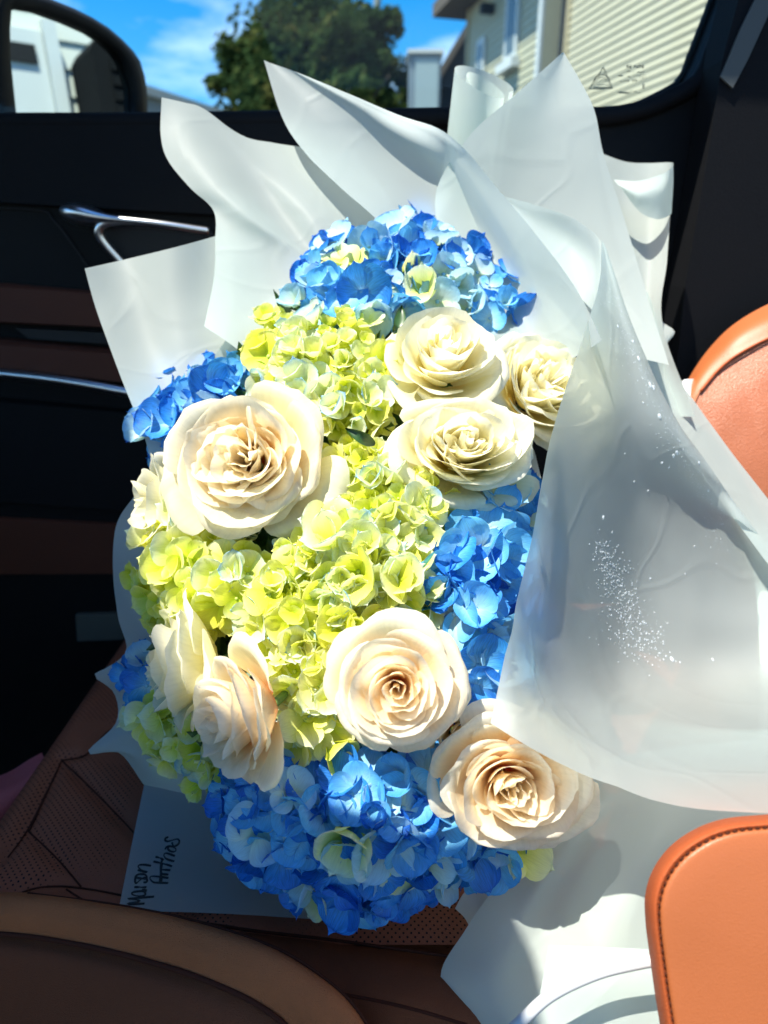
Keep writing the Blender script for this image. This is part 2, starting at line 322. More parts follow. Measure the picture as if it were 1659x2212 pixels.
def extrude(poly3, vec, bevel=0):
    n = len(poly3); v = np.array(vec); V = [np.array(p) for p in poly3] + [np.array(p) + v for p in poly3]
    F = [tuple(range(n)), tuple(range(2 * n - 1, n - 1, -1))] + [(i, i + n, (i + 1) % n + n, (i + 1) % n) for i in range(n)]
    return V, F

# ================================================================== OUTSIDE
GZ = -0.62
g = meshobj('ground', *box((-250, -250, GZ - .2), (250, 250, GZ)), M['asphalt'], smooth=False, loc=(0, 0, 0)); tag(g, kind='structure')
wd = np.array([-.25, .968, 0]); wo = np.array([4.0, 9.0, 0]); wn = np.array([-.968, -.25, 0])       # row of houses along one line
def wallbox(t0, t1, n0, n1, z0, z1): return box((t0, n0, z0), (t1, n1, z1), (wo, wd, wn, (0, 0, 1)))
def clad(house, t0, t1, z0, z1, pitch, mat, o=wo, d=wd, n=wn):
    k = 0; z = z0
    base = None
    while z < z1:                                                     # each board tilts out at its foot
        V = []
        for t in (t0, t1):
            for (q, zz) in ((.006, z + pitch + .01), (.028, z), (.020, z - .006), (-.004, z - .006), (-.004, z + pitch + .01)):
                V.append(np.array(o) + np.array(d) * t + np.array(n) * q + np.array([0, 0, zz]))
        F = [(0, 1, 6, 5), (1, 2, 7, 6), (2, 3, 8, 7), (3, 4, 9, 8), (4, 0, 5, 9), (4, 3, 2, 1, 0), (5, 6, 7, 8, 9)]
        if base is None: b_ = meshobj('siding_board', V, F, mat, house, smooth=False); base = b_; zb = z
        else:
            b_ = base.copy(); link(b_, house); b_.location = Vector((0, 0, z - zb))
        z += pitch
# near house
nh = empty('house', wo + np.array([0, 0, GZ]), 'cream clapboard house side wall filling the right of the car window', 'house')
meshobj('wall', *wallbox(-5.2, 3.9, -4.0, -.004, GZ, 6.4), M['siding'], nh, smooth=False)
clad(nh, -5.1, 3.82, .4, 6.2, .112, M['siding'])
meshobj('corner_trim', *wallbox(3.82, 3.93, .006, .05, GZ, 6.4), M['trim_tan'], nh, smooth=False)
meshobj('roof', *wallbox(-5.6, 4.3, -4.3, .35, 6.4, 6.65), M['roof_brown'], nh, smooth=False)
# shadow gap between the two houses, its shade put into a dark wall
gh = empty('house_gap', wo + wd * 4.4 + np.array([0, 0, GZ]), 'dark recessed wall standing for the shadow gap between the two cream houses', 'building')
meshobj('wall', *wallbox(3.96, 4.78, -3.0, -.3, GZ, 6.6), M['roof_dark'], gh, smooth=False)
meshobj('downpipe', *wallbox(4.42, 4.50, -.3, -.2, GZ, 6.0), M['rubber'], gh, smooth=False)
# far house
fh = empty('house', wo + wd * 6.6 + np.array([0, 0, GZ]), 'pale yellow clapboard house with narrow windows next to the brown roofs', 'house')
meshobj('wall', *wallbox(4.80, 8.5, -4.0, -.004, GZ, 5.7), M['siding_far'], fh, smooth=False)
clad(fh, 4.92, 8.42, .4, 5.5, .13, M['siding_far'])
meshobj('corner_trim', *wallbox(4.80, 4.93, .006, .06, GZ, 5.68), M['trim_white'], fh, smooth=False)
meshobj('corner_trim', *wallbox(8.38, 8.5, .006, .06, GZ, 5.68), M['trim_tan'], fh, smooth=False)
for (t0, t1, z0, z1) in ((5.75, 6.3, 4.15, 5.55), (7.35, 7.75, 3.0, 4.9)):
    f = meshobj('window', *wallbox(t0, t1, .03, .09, z0, z1), M['trim_white'], fh, smooth=False)
    pv, pf = wallbox(t0 + .09, t1 - .09, .088, .096, z0 + .1, z1 - .1); meshobj('pane', [np.array(v) - (wo + wd * 6.6 + np.array([0, 0, GZ])) for v in pv], pf, M['house_glass'], f, smooth=False)
meshobj('window_ledge', *wallbox(5.65, 6.4, .03, .20, 3.98, 4.14), M['trim_white'], fh, smooth=False)
meshobj('lamp', *wallbox(7.0, 7.14, .03, .3, 5.2, 5.36), M['rubber'], fh, smooth=False)
meshobj('eave', *wallbox(4.81, 9.2, -4.2, .62, 5.7, 5.95), M['roof_brown'], fh, smooth=False)
# brown roofed houses farther down the row
def gable(name, c, wdt, dep, zw, zr, label, wallm):
    h = empty(name, (c[0], c[1], GZ), label, 'house'); x0, x1 = c[0] - wdt / 2, c[0] + wdt / 2; y0, y1 = c[1], c[1] + dep
    V = [(x0, y0, GZ), (x1, y0, GZ), (x1, y0, zw), (c[0], y0, zr - .25), (x0, y0, zw)]; v, f = extrude([np.array(q) for q in V], (0, dep, 0)); meshobj('wall', v, f, wallm, h, smooth=False)
    for s in (-1, 1):
        e = c[0] + s * (wdt / 2 + .4); sl_ = (zr - zw) / (wdt / 2); ze = zw - .4 * sl_
        q = [(c[0], y0 - .35, zr), (e, y0 - .35, ze), (e, y0 - .35, ze - .25), (c[0], y0 - .35, zr - .25)]; v, f = extrude([np.array(k) for k in q], (0, dep + .7, 0)); meshobj('roof', v, f, M['roof_brown'], h, smooth=False)
    wv, wf = box((c[0] - .5, y0 - .08, zw - 1.7), (c[0] + .5, y0 + .02, zw - .5)); meshobj('window', wv, wf, M['trim_white'], h, smooth=False)
    return h
gable('house', (2.65, 19.5), 2.6, 6, 5.0, 6.9, 'brown gabled house just beyond the pale yellow house', M['roof_dark'])
gable('house', (2.2, 27), 2.0, 6, 4.7, 6.1, 'more distant brown gabled house low behind the grey box cabinet', M['siding_far'])
# white cabinet
cb = empty('utility_cabinet', (1.02, 12, GZ), 'pale grey box shaped cabinet standing left of the brown roofs', 'cabinet')
a = P(884, 237, 11); b = P(950, 128, 11)
meshobj('body', *box((a[0], a[1], GZ), (b[0], a[1] + .6, b[2])), M['shed_grey'], cb, smooth=False)
meshobj('door_panel', *box((a[0] + .09, a[1] - .02, GZ + .2), (b[0] - .04, a[1] - .002, b[2] - .07)), simple('cabinet_panel', (.34, .42, .44), .5), cb, smooth=False)
meshobj('cap', *box((a[0] - .04, a[1] - .05, b[2] + .002), (b[0] + .04, a[1] + .65, b[2] + .06)), M['trim_white'], cb, smooth=False)
# low grey building on the left
lo = empty('low_building', (-5, 13, GZ), 'long low grey building with pale roof edge beyond the door mirror', 'building')
A = P(250, 168, 12.2); B = P(640, 226, 17.5)
dv = (B - A); dv[2] = 0; dl = np.linalg.norm(dv); dv = dv / dl; nv_ = np.array([-dv[1], dv[0], 0])
zt = A[2]
fr = (np.array([A[0], A[1], 0]), dv, nv_, np.array([0, 0, 1.0]))
meshobj('wall', *box((0, 0, GZ), (dl + 1, 4, zt - .16), fr), M['shed_grey'], lo, smooth=False)
meshobj('roof', *box((-.2, -.15, zt - .158), (dl + 1.2, 4.2, zt), fr), M['shed_roof'], lo, smooth=False)
meshobj('ledge', *box((0, -.07, zt - 1.05), (dl + 1, -.002, zt - .93), fr), M['shed_roof'], lo, smooth=False)
# utility pole
pl = P(812, 100, 30); tag(meshobj('utility_pole', *tube([(pl[0], pl[1], GZ), (pl[0] + .1, pl[1], 15)], .17, 10, 8), M['pole']), 'tall weathered utility pole in front of the big tree', 'pole')
# trees
def tree(px, row_top, dist, wpx, label, seed, leaves=9000):
    rng = random.Random(seed); base = onY(px, 300, dist); base[2] = GZ; top = onY(px, row_top, dist)[2]; wr = wpx / FPX * dist / 1.15 / 2
    t = empty('tree', base, label, 'tree', 'trees beyond the window')
    b = Vector(base); H = top - GZ
    V, F = tube([b, b + Vector((.1, 0, H * .3)), b + Vector((-.1, .1, H * .75))], .32, 9, 12, lambda s: 1 - .75 * s); meshobj('trunk', V, F, M['bark'], t)
    V, F = [], []; o = 0; clumps = []
    for k in range(8):
        a_ = rng.random() * 6.28; h0 = H * rng.uniform(.25, .55); tip = b + Vector((math.cos(a_) * wr * .7, math.sin(a_) * wr * .7, H * rng.uniform(.5, .85)))
        v, f = tube([b + Vector((0, 0, h0)), (b + Vector((0, 0, h0))).lerp(tip, .5) + Vector((0, 0, .2)), tip], .12, 6, 8, lambda s: 1 - .8 * s); V += v; F += [tuple(i + o for i in ff) for ff in f]; o += len(v)
    meshobj('limb', V, F, M['bark'], t)
    for k in range(90):
        zz = rng.uniform(.12, 1.0); rr = wr * (math.sin(math.pi * min(1, (.12 + zz * .86))) ** .6) * math.sqrt(rng.random()); a_ = rng.random() * 6.28
        clumps.append((b + Vector((math.cos(a_) * rr, math.sin(a_) * rr, H * zz * .97)), wr * rng.uniform(.16, .34)))
    V, F = [], []
    for k in range(leaves):
        c, r_ = rng.choice(clumps); dvec = Vector((rng.gauss(0, 1), rng.gauss(0, 1), rng.gauss(0, .8))); dvec.normalize(); p = c + dvec * r_ * rng.random() ** .4
        s = rng.uniform(.11, .24) * dist / 32; n_ = Vector((rng.gauss(0, 1), rng.gauss(0, 1), rng.gauss(0, 1) + .6)).normalized(); u_ = n_.orthogonal().normalized() * s; v_ = n_.cross(u_) * .6
        i = len(V); V += [p - u_, p + v_, p + u_, p - v_]; F.append((i, i + 1, i + 2, i + 3))
    meshobj('crown', V, F, M['tree_leaf'], t, smooth=False)
tree(675, -30, 32, 400, 'large dark green tree in the middle of the car window', 3, 16000)
tree(820, 25, 30, 230, 'darker bushy tree right of the utility pole', 5, 12000)
tree(540, 55, 34, 230, 'smaller olive tree at the left edge of the tree clump', 8, 9000)
tree(740, 50, 27, 300, 'low leafy tree in front of the large dark tree', 11, 9000)
# white garage reflected in the door mirror
go = np.array([3.9, 0.2, 0]); gd = np.array([.0, 1.0, 0]); gn = np.array([-1.0, 0, 0])
ga = empty('garage', (3.9, 2, GZ), 'white sided garage reflected in the car door mirror', 'garage')
def gbox(t0, t1, n0, n1, z0, z1): return box((t0, n0, z0), (t1, n1, z1), (go, gd, gn, (0, 0, 1)))
meshobj('wall', *gbox(-2, 4.2, -.3, -.005, GZ, 3.2), M['siding_white'], ga, smooth=False)
clad(ga, -2, 4.2, -.3, 3.0, .17, M['siding_white'], go, gd, gn)
meshobj('door', *gbox(1.2, 2.08, .03, .07, GZ, 2.10), M['trim_white'], ga, smooth=False)
meshobj('door_trim', *gbox(2.085, 2.17, .03, .12, GZ, 2.16), M['trim_white'], ga, smooth=False)
meshobj('door_window', *gbox(1.3, 2.02, .075, .09, 1.90, 2.01), M['rubber'], ga, smooth=False)
rbox = empty('reflection_box', (3.7, 2.5, GZ), 'dark grey ridged box added for the car window reflection over the white garage in the mirror', 'reflection stand-in')  # added box, stands in for a car window reflected over the siding
V, F = extrude([go + gd * t_ + gn * .12 + np.array([0, 0, z_]) for t_, z_ in ((2.22, GZ), (2.22, 1.90), (2.26, 1.96), (2.34, 1.98), (2.9, 1.97), (3.2, 1.93), (3.2, GZ))], gn * .5); meshobj('body', V, F, M['dark_reflection'], rbox, smooth=False)
for k in range(22): meshobj('slat', *gbox(2.32, 3.15, .622, .64, .0 + k * .085, .055 + k * .085), M['dark_reflection'], rbox, smooth=False)

# ================================================================== THE CAR
YD = .92
door = empty('car_door', (0, YD, -.3), 'black passenger door of the car with window, chrome handle and brown armrest', 'car door')
outl = [(-700, 252), (0, 250), (320, 249), (700, 243), (1000, 238), (1290, 237), (1345, 232), (1400, 218), (1455, 194), (1512, 160), (1535, 112), (1562, 45), (1588, -20), (1660, -220), (2700, -220), (2700, 1850), (-700, 1850)]
V, F = extrude([onY(x, y, YD) for x, y in outl], (0, .06, 0)); meshobj('inner_panel', V, F, M['black'], door, smooth=False)
# rounded window ledge
led = [onY(x, y, YD) for x, y in outl[:14]]
V, F = tube([q + np.array([0, -.002, -.008]) for q in led], .011, 12, 90); meshobj('window_ledge', V, F, M['black_soft'], door)
V, F = tube([q + np.array([0, .062, .004]) for q in led], .006, 8, 90); meshobj('window_seal', V, F, M['rubber'], door)
gl = [onY(x, y + 12, YD + .03) for x, y in outl[:14]] + [onY(1680, -230, YD + .03), onY(-700, -230, YD + .03)]
V, F = extrude(gl, (0, .004, 0)); glass = meshobj('window_pane', V, F, M['glass'], door, smooth=False)
def slab(name, pts, m, y0, th, par, bev=.006):
    q = [onY(x, y, YD - y0) for x, y in pts]; c = sum(q) / len(q); n = len(q)
    rings = [[p + np.array([0, th, 0]) for p in q], [p + np.array([0, bev, 0]) for p in q], [p + (c - p) / np.linalg.norm(c - p) * bev for p in q]]
    V = sum(rings, []); F = []
    for r_ in range(2): F += [(r_ * n + i, r_ * n + (i + 1) % n, (r_ + 1) * n + (i + 1) % n, (r_ + 1) * n + i) for i in range(n)]
    F.append(tuple(2 * n + i for i in range(n)))
    o = meshobj(name, V, F, m, par, smooth=False); return o
slab('upper_trim', [(-300, 262), (470, 262), (900, 262), (900, 470), (460, 468), (0, 440), (-300, 425)], M['black_soft'], .012, .02, door)
slab('handle_recess', [(180, 470), (450, 492), (500, 560), (420, 640), (290, 620), (215, 520)], M['rubber'], .006, .01, door, .003)
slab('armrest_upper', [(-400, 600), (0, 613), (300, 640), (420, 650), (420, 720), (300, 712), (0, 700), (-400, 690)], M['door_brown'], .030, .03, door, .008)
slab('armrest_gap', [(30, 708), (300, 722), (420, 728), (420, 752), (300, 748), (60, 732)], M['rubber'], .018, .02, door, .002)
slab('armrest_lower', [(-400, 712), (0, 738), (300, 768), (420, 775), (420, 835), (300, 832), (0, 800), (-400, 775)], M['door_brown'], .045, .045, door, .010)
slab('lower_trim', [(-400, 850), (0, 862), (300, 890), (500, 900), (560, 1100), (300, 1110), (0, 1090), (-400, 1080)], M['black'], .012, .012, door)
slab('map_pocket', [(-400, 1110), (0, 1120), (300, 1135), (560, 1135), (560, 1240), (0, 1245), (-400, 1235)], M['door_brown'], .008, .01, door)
V, F = tube([onY(x, y, YD - .052) for x, y in ((-400, 770), (0, 806), (150, 824), (300, 850), (400, 862))], .0065, 10, 60); meshobj('chrome_strip', V, F, M['chrome'], door)
def hw(s): return .55 + .9 * math.exp(-((s - .12) / .16) ** 2)
V1, F1 = tube([onY(x, y, YD - y0) for x, y, y0 in ((150, 461, .012), (185, 466, .022), (240, 474, .03), (340, 484, .03), (452, 500, .022))], .0150, 12, 60, hw, .6)
V2, F2 = tube([onY(x, y, YD - y0) for x, y, y0 in ((262, 476, .03), (226, 482, .030), (214, 500, .028), (226, 525, .024), (270, 575, .016))], .0058, 12, 50)
V = list(V1) + list(V2); F = F1 + [tuple(i + len(V1) for i in f) for f in F2]; meshobj('door_handle', V, F, M['chrome'], door)
slab('label_plate', [(162, 1330), (262, 1328), (268, 1382), (166, 1386)], M['plate'], .010, .01, door, .001)
meshobj('sill_line', *tube([onY(x, y, YD - .002) for x, y in ((-300, 440), (60, 452), (110, 470), (165, 540), (230, 640))], .0016, 6, 40), M['rubber'], door)
# etched marks on the pane (seen from inside, so mirrored)
YG = YD + .029
mk = [];
def seg(x0, y0, x1, y1, wpx):
    d_ = np.array([x1 - x0, y1 - y0], float); d_ /= np.linalg.norm(d_); n_ = np.array([-d_[1], d_[0]]) * wpx * .36
    q = [onY(x0 + n_[0], y0 + n_[1], YG), onY(x1 + n_[0], y1 + n_[1], YG), onY(x1 - n_[0], y1 - n_[1], YG), onY(x0 - n_[0], y0 - n_[1], YG)]
    mk.append((q, [(0, 1, 2, 3)], [(0, 0)] * 4))
E = lambda x, y: (1247.5 + x * .10398, 119.4 + y * .10398)
def es(pts, wpx=1.6):
    for a_, b_ in zip(pts[:-1], pts[1:]): seg(*E(*a_), *E(*b_), wpx)
es([(235, 700), (540, 250), (725, 690), (235, 700)], 3.2); es([(300, 660), (540, 330), (670, 650)], 1.0)
for rr_, ww in ((165, 2.6), (110, 2.0), (60, 1.6)): es([(505 + rr_ * math.cos(t_), 570 - rr_ * math.sin(t_)) for t_ in np.linspace(0.1, 3.04, 12)], ww)
es([(340, 670), (700, 668)], 4.0); es([(400, 620), (640, 615)], 2.0)
for x_ in (1030, 1180, 1290): es([(x_, 270), (x_, 200), (x_ + 75, 270), (x_ + 75, 200)], 3.2)
es([(1030, 340), (1110, 340)], 3); es([(1140, 345), (1180, 345)], 1.2); es([(1240, 340), (1300, 350), (1360, 335)], 2); es([(1380, 310), (1385, 370)], 1.5)
es([(850, 430), (950, 430)], 3.2); es([(1040, 430), (1110, 460)], 2.5); es([(1150, 430), (1290, 435)], 1.8)
es([(1355 + 62 * math.cos(t_), 470 + 72 * math.sin(t_)) for t_ in np.linspace(0, 6.283, 16)], 1.0); es([(1335, 450), (1375, 450), (1345, 480), (1380, 495)], 1.4)
for k in range(5): es([(880 + k * 42, 520), (895 + k * 42, 560), (905 + k * 42, 520)], 1.6)
for k in range(3): es([(1140 + k * 42, 500), (1140 + k * 42, 545), (1165 + k * 42, 520), (1140 + k * 42, 500)], 1.6)
es([(1365, 590), (1365, 690)], 3.6); es([(1395, 590), (1390, 690)], 1.0)
es([(850, 775), (1075, 785)], 5.2); es([(1105, 810), (1100, 740), (1150, 740)], 1.6); es([(1170, 810), (1175, 745), (1225, 745), (1225, 810)], 1.6); es([(1250, 790), (1320, 790)], 1.6)
V, F, U = joinl(mk); meshobj('glass_marking', V, F, M['etch'], door, smooth=False)
# pillar
pil = empty('door_pillar', onY(1700, 900, YD - .02), 'black trimmed pillar with grey strip at the right of the car window', 'pillar')
V, F = extrude([onY(x, y, .86) for x, y in ((1650, -230), (1600, -20), (1560, 130), (1535, 300), (1480, 620), (1440, 1000), (2300, 1000), (2300, -230))], (0, .055, 0)); meshobj('pillar_trim', V, F, M['black_soft'], pil, smooth=False)
V, F = extrude([onY(x, y, .856) for x, y in ((1660, -60), (1600, 62), (1557, 166), (1583, 190), (1615, 130), (1670, 10), (1700, -60))], (0, .003, 0)); meshobj('grey_strip', V, F, simple('grey_strip', (.06, .07, .07), .8), pil, smooth=False)
# mirror
mn = np.array([.90, -.435, .02]); mn /= np.linalg.norm(mn); mo = onY(150, 130, 1.16)
def onM(px, py, off=0): r = ray(px, py); o_ = mo + mn * off; return C0 + r * (np.dot(o_ - C0, mn) / np.dot(r, mn))
mi = empty('door_mirror', mo, 'black door mirror outside the window reflecting a white garage', 'mirror')
inn = [(25, 23), (33, 20), (83, 27), (146, 50), (198, 73), (229, 94), (250, 114), (263, 135), (270, 156), (278, 185), (281, 208), (281, 262), (37, 262), (31, 204), (23, 125), (22, 62)]
outr = [(-10, -22), (30, -28), (110, -2), (160, 18), (200, 38), (235, 60), (265, 86), (288, 110), (303, 132), (313, 166), (318, 200), (320, 275), (-25, 275), (-28, 204), (-30, 125), (-26, 30)]
V = [onM(x, y, 0) for x, y in inn]; meshobj('mirror_glass', V, [tuple(range(len(V)))], M['mirror'], mi, smooth=False)
n_ = len(inn)
r0 = [onM(x, y, .001) for x, y in inn]; r1 = [onM(*(np.array(a_) * .85 + np.array(b_) * .15), .010) for a_, b_ in zip(inn, outr)]; r2 = [onM(*(np.array(a_) * .3 + np.array(b_) * .7), .014) for a_, b_ in zip(inn, outr)]
r3 = [onM(x, y, .004) for x, y in outr]; r4 = [p - mn * .05 for p in r3]; cc = sum(r4) / n_; r5 = [p * .6 + cc * .4 - mn * .05 for p in r4]
V = r0 + r1 + r2 + r3 + r4 + r5; F = [(k * n_ + i, k * n_ + (i + 1) % n_, (k + 1) * n_ + (i + 1) % n_, (k + 1) * n_ + i) for k in range(5) for i in range(n_)] + [tuple(5 * n_ + i for i in range(n_))]
meshobj('mirror_housing', V, F, M['car_paint'], mi)
# floor, dashboard side, roof
tag(meshobj('car_floor', *box((-1.6, -.6, -.42), (1.2, YD - .001, -.40)), M['carpet'], smooth=False), 'black carpeted car floor beside the seat', 'car floor', kind='structure')
V, F = extrude([(-1.5, -.5, -.4), (-.95, -.5, -.4), (-.86, -.5, .15), (-.95, -.5, .40), (-1.5, -.5, .5)], (0, 1.41, 0)); tag(meshobj('dashboard', [np.array(v) for v in V], F, M['black_soft'], smooth=False), 'black dashboard end in front of the passenger footwell', 'dashboard')
# unseen roof added for shade, its opening shaped to let sun onto chosen parts
RZ = 1.02
def roofpt(p): p = np.array(p); return p + np.array(SUN) * ((RZ - p[2]) / SUN.z)
edge = [roofpt(P(*q))[:2] for q in ((262, 1000, .575), (285, 1180, .56), (420, 1560, .475), (590, 1735, .432), (843, 1845, .430), (1040, 1925, .455), (1120, 2090, .455), (1160, 2240, .44))]
xn = edge[-1] + np.array([-.03, -.7])
hole = [np.array([edge[0][0] - .02, .79])] + edge + [xn, np.array([1.15, xn[1]]), np.array([1.15, .775])]
orr = [(-1.45, 1.0), (-1.2, -1.8), (1.8, -1.8), (1.8, 1.0)]
def roof():
    nh = len(hole); cx_, cy_ = np.mean(hole, axis=0); ring = []
    for h in hole:                                                    # matching point of the roof's outer edge
        d_ = np.array(h) - (cx_, cy_); t_ = min([q for q in ((-1.45 - cx_) / d_[0], (1.8 - cx_) / d_[0], (-1.8 - cy_) / d_[1], (1.0 - cy_) / d_[1]) if q > 0]); ring.append((cx_ + d_[0] * t_, cy_ + d_[1] * t_))
    V = []; F = []
    for z in (RZ, RZ + .03): V += [(x, y, z) for x, y in ring] + [(h[0], h[1], z) for h in hole]
    for i in range(nh):
        j = (i + 1) % nh; o = 2 * nh
        F += [(i, j, nh + j, nh + i), (o + i, o + nh + i, o + nh + j, o + j), (i, o + i, o + j, j), (nh + i, nh + j, o + nh + j, o + nh + i)]
    return V, F
V, F = roof()
tag(meshobj('roof_sun_mask', V, F, M['headliner'], smooth=False), 'unseen car roof panel added for shade, its opening shaped to the sunlit area', 'car roof', kind='structure')

# ------------------------------------------------------------------ passenger seat
seat = empty('passenger_seat', (.0, .6, -.05), 'brown perforated leather passenger seat with lit tan backrest', 'car seat')
seams_px = [[(132, 1635), (205, 1705), (286, 1789), (360, 1880)], [(57, 1785), (120, 1845), (176, 1910)], [(10, 1935), (66, 1912), (120, 1906), (176, 1910), (260, 1925), (420, 1960)],
            [(141, 1912), (190, 1942), (251, 1967), (330, 1990)], [(132, 1635), (60, 1790)], [(132, 1635), (185, 1622), (240, 1567), (330, 1540)], [(132, 1635), (100, 1700), (57, 1785), (10, 1850)]]
seams = [crom([onZ(x, y, 0) for x, y in s], 40)[:, :2] for s in seams_px]
sall = np.vstack(seams)
def seatz(x, y):
    d_ = np.min(np.hypot(sall[:, 0] - x, sall[:, 1] - y)); z = -.006 * math.exp(-(d_ / .007) ** 2)
    ex = max(0, -.355 - x) / .045; z -= .05 * ex * ex
    ey = max(0, .372 - y) / .03; z -= .006 * min(1, ey) ** 2
    return z
nx, ny = 170, 120; V = []; xs = np.linspace(-.405, .40, nx); ys = np.linspace(.355, .90, ny)
for y in ys:
    for x in xs: V.append((x, y, seatz(x, y)))
F = [(j * nx + i, j * nx + i + 1, (j + 1) * nx + i + 1, (j + 1) * nx + i) for j in range(ny - 1) for i in range(nx - 1)]
meshobj('cushion', V, F, M['perf'], seat)
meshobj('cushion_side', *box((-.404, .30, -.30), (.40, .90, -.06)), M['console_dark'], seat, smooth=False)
for s in seams:
    pts = [(p[0], p[1], seatz(*p) + .0012) for p in s[::2]]
    meshobj('seam', *tube(pts, .0008, 6, 50), M['thread'], seat)
# near edge roll of the seat
c0 = [onZ(x, y, -.006) for x, y in ((-200, 1905), (0, 1935), (250, 1968), (450, 1990), (700, 2020), (990, 2062), (1250, 2100))]
c1 = [onZ(x, y, .006) for x, y in ((-200, 1950), (0, 1965), (250, 2000), (450, 2020), (700, 2055), (990, 2110), (1250, 2150))]
c2 = [onZ(x, y, .0) for x, y in ((-200, 2050), (0, 2070), (250, 2100), (450, 2110), (700, 2145), (960, 2200), (1250, 2260))]
c3 = [onZ(x, y, -.03) for x, y in ((-200, 2150), (0, 2170), (250, 2200), (450, 2210), (700, 2245), (960, 2300), (1250, 2360))]
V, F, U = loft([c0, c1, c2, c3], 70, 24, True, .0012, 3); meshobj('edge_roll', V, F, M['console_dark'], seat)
for cpx, z in ((((250, 1972), (450, 1996), (560, 2012), (700, 2028), (860, 2050), (1000, 2070)), .001), (((620, 2128), (780, 2155), (900, 2182), (1010, 2215)), .006)):
    meshobj('seam', *tube([onZ(x, y, z + .002) for x, y in cpx], .0012, 6, 60), M['thread'], seat)
# backrest
bA = [(1450, 890, .80), (1485, 822, .80), (1530, 755, .80), (1590, 697, .79), (1680, 648, .78), (1800, 610, .77)]
bA2 = [(1470, 900, .775), (1498, 832, .775), (1542, 772, .775), (1598, 722, .765), (1690, 678, .755), (1810, 640, .75)]
bB = [(1490, 905, .765), (1513, 845, .765), (1556, 795, .763), (1608, 757, .755), (1695, 716, .745), (1815, 680, .74)]
bC = [(1555, 960, .755), (1575, 905, .752), (1610, 862, .748), (1650, 835, .744), (1720, 810, .738), (1820, 790, .733)]
bD = [(1640, 1100, .75), (1650, 1050, .745), (1675, 1010, .74), (1710, 985, .738), (1760, 960, .732), (1830, 940, .728)]
bE = [(1760, 1350, .76), (1770, 1300, .755), (1790, 1250, .75), (1810, 1220, .748), (1830, 1200, .742), (1860, 1190, .738)]
V, F, U = loft([bA, bA2, bB], 50, 16); br = meshobj('backrest_border', V, F, M['tan_smooth'], seat)
V, F, U = loft([[(x, y, z + .002) for x, y, z in bB], bC, bD, bE], 50, 40, ripple=.001); meshobj('backrest', V, F, M['tan'], seat)
meshobj('seam', *tube([P(x, y, z - .0015) for x, y, z in bB[1:]], .0014, 6, 60), M['tan_edge'], seat)
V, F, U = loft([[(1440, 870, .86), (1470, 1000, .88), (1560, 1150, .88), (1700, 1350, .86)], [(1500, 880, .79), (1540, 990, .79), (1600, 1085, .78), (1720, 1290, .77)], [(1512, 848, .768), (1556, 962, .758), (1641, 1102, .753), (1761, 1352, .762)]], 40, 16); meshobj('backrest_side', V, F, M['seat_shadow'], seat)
# pale plastic belt guide beside the backrest
V, F, U = loft([[(1462, 828, .79), (1468, 870, .785), (1500, 905, .78)], [(1480, 820, .775), (1488, 860, .77), (1515, 900, .77)], [(1500, 818, .785), (1508, 858, .782), (1522, 890, .78)]], 20, 12); tag(meshobj('belt_guide', V, F, M['white_plastic']), 'small pale plastic belt guide against the tan backrest', 'belt guide')

# ------------------------------------------------------------------ centre console, bottom left
con = empty('centre_console', P(300, 2150, .44), 'brown leather sided centre console curving across the lower left corner', 'console')
kA = [(-90, 1925, .515), (60, 1930, .500), (250, 1955, .480), (430, 1992, .462), (600, 2050, .448), (710, 2120, .440), (770, 2180, .435), (820, 2260, .430)]
kA0 = [(-90, 1935, .56), (60, 1940, .55), (250, 1965, .53), (430, 2002, .51), (600, 2060, .50), (700, 2130, .49), (755, 2190, .485), (800, 2270, .480)]
kM = [(-90, 1960, .495), (60, 1970, .482), (250, 2003, .463), (420, 2043, .446), (560, 2096, .434), (660, 2160, .426), (710, 2215, .423), (750, 2280, .42)]
kB = [(-90, 2012, .490), (60, 2022, .478), (220, 2050, .460), (380, 2094, .444), (500, 2140, .433), (580, 2185, .427), (630, 2230, .424), (660, 2290, .42)]
V, F, U = loft([kA0, kA, kM, kB], 80, 30, ripple=.0006, seed=4); meshobj('side_roll', V, F, M['console'], con)
kC = [(x - 3, y + 4, d + .004) for x, y, d in kB]
kD = [(-90, 2080, .482), (60, 2095, .468), (200, 2125, .452), (330, 2170, .438), (420, 2215, .430), (480, 2260, .426), (510, 2300, .424), (530, 2350, .42)]
kE = [(-90, 2280, .475), (0, 2290, .462), (80, 2310, .45), (150, 2340, .44), (200, 2370, .43), (230, 2400, .43), (250, 2430, .43), (260, 2460, .42)]
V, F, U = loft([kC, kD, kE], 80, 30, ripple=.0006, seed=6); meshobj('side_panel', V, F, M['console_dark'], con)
meshobj('piping', *tube([P(x, y + 1, d - .0005) for x, y, d in kB], .0018, 8, 90), M['thread'], con)
meshobj('seam', *tube([P(x, y, d - .0006) for x, y, d in kA[1:]], .0011, 6, 90), M['thread'], con)

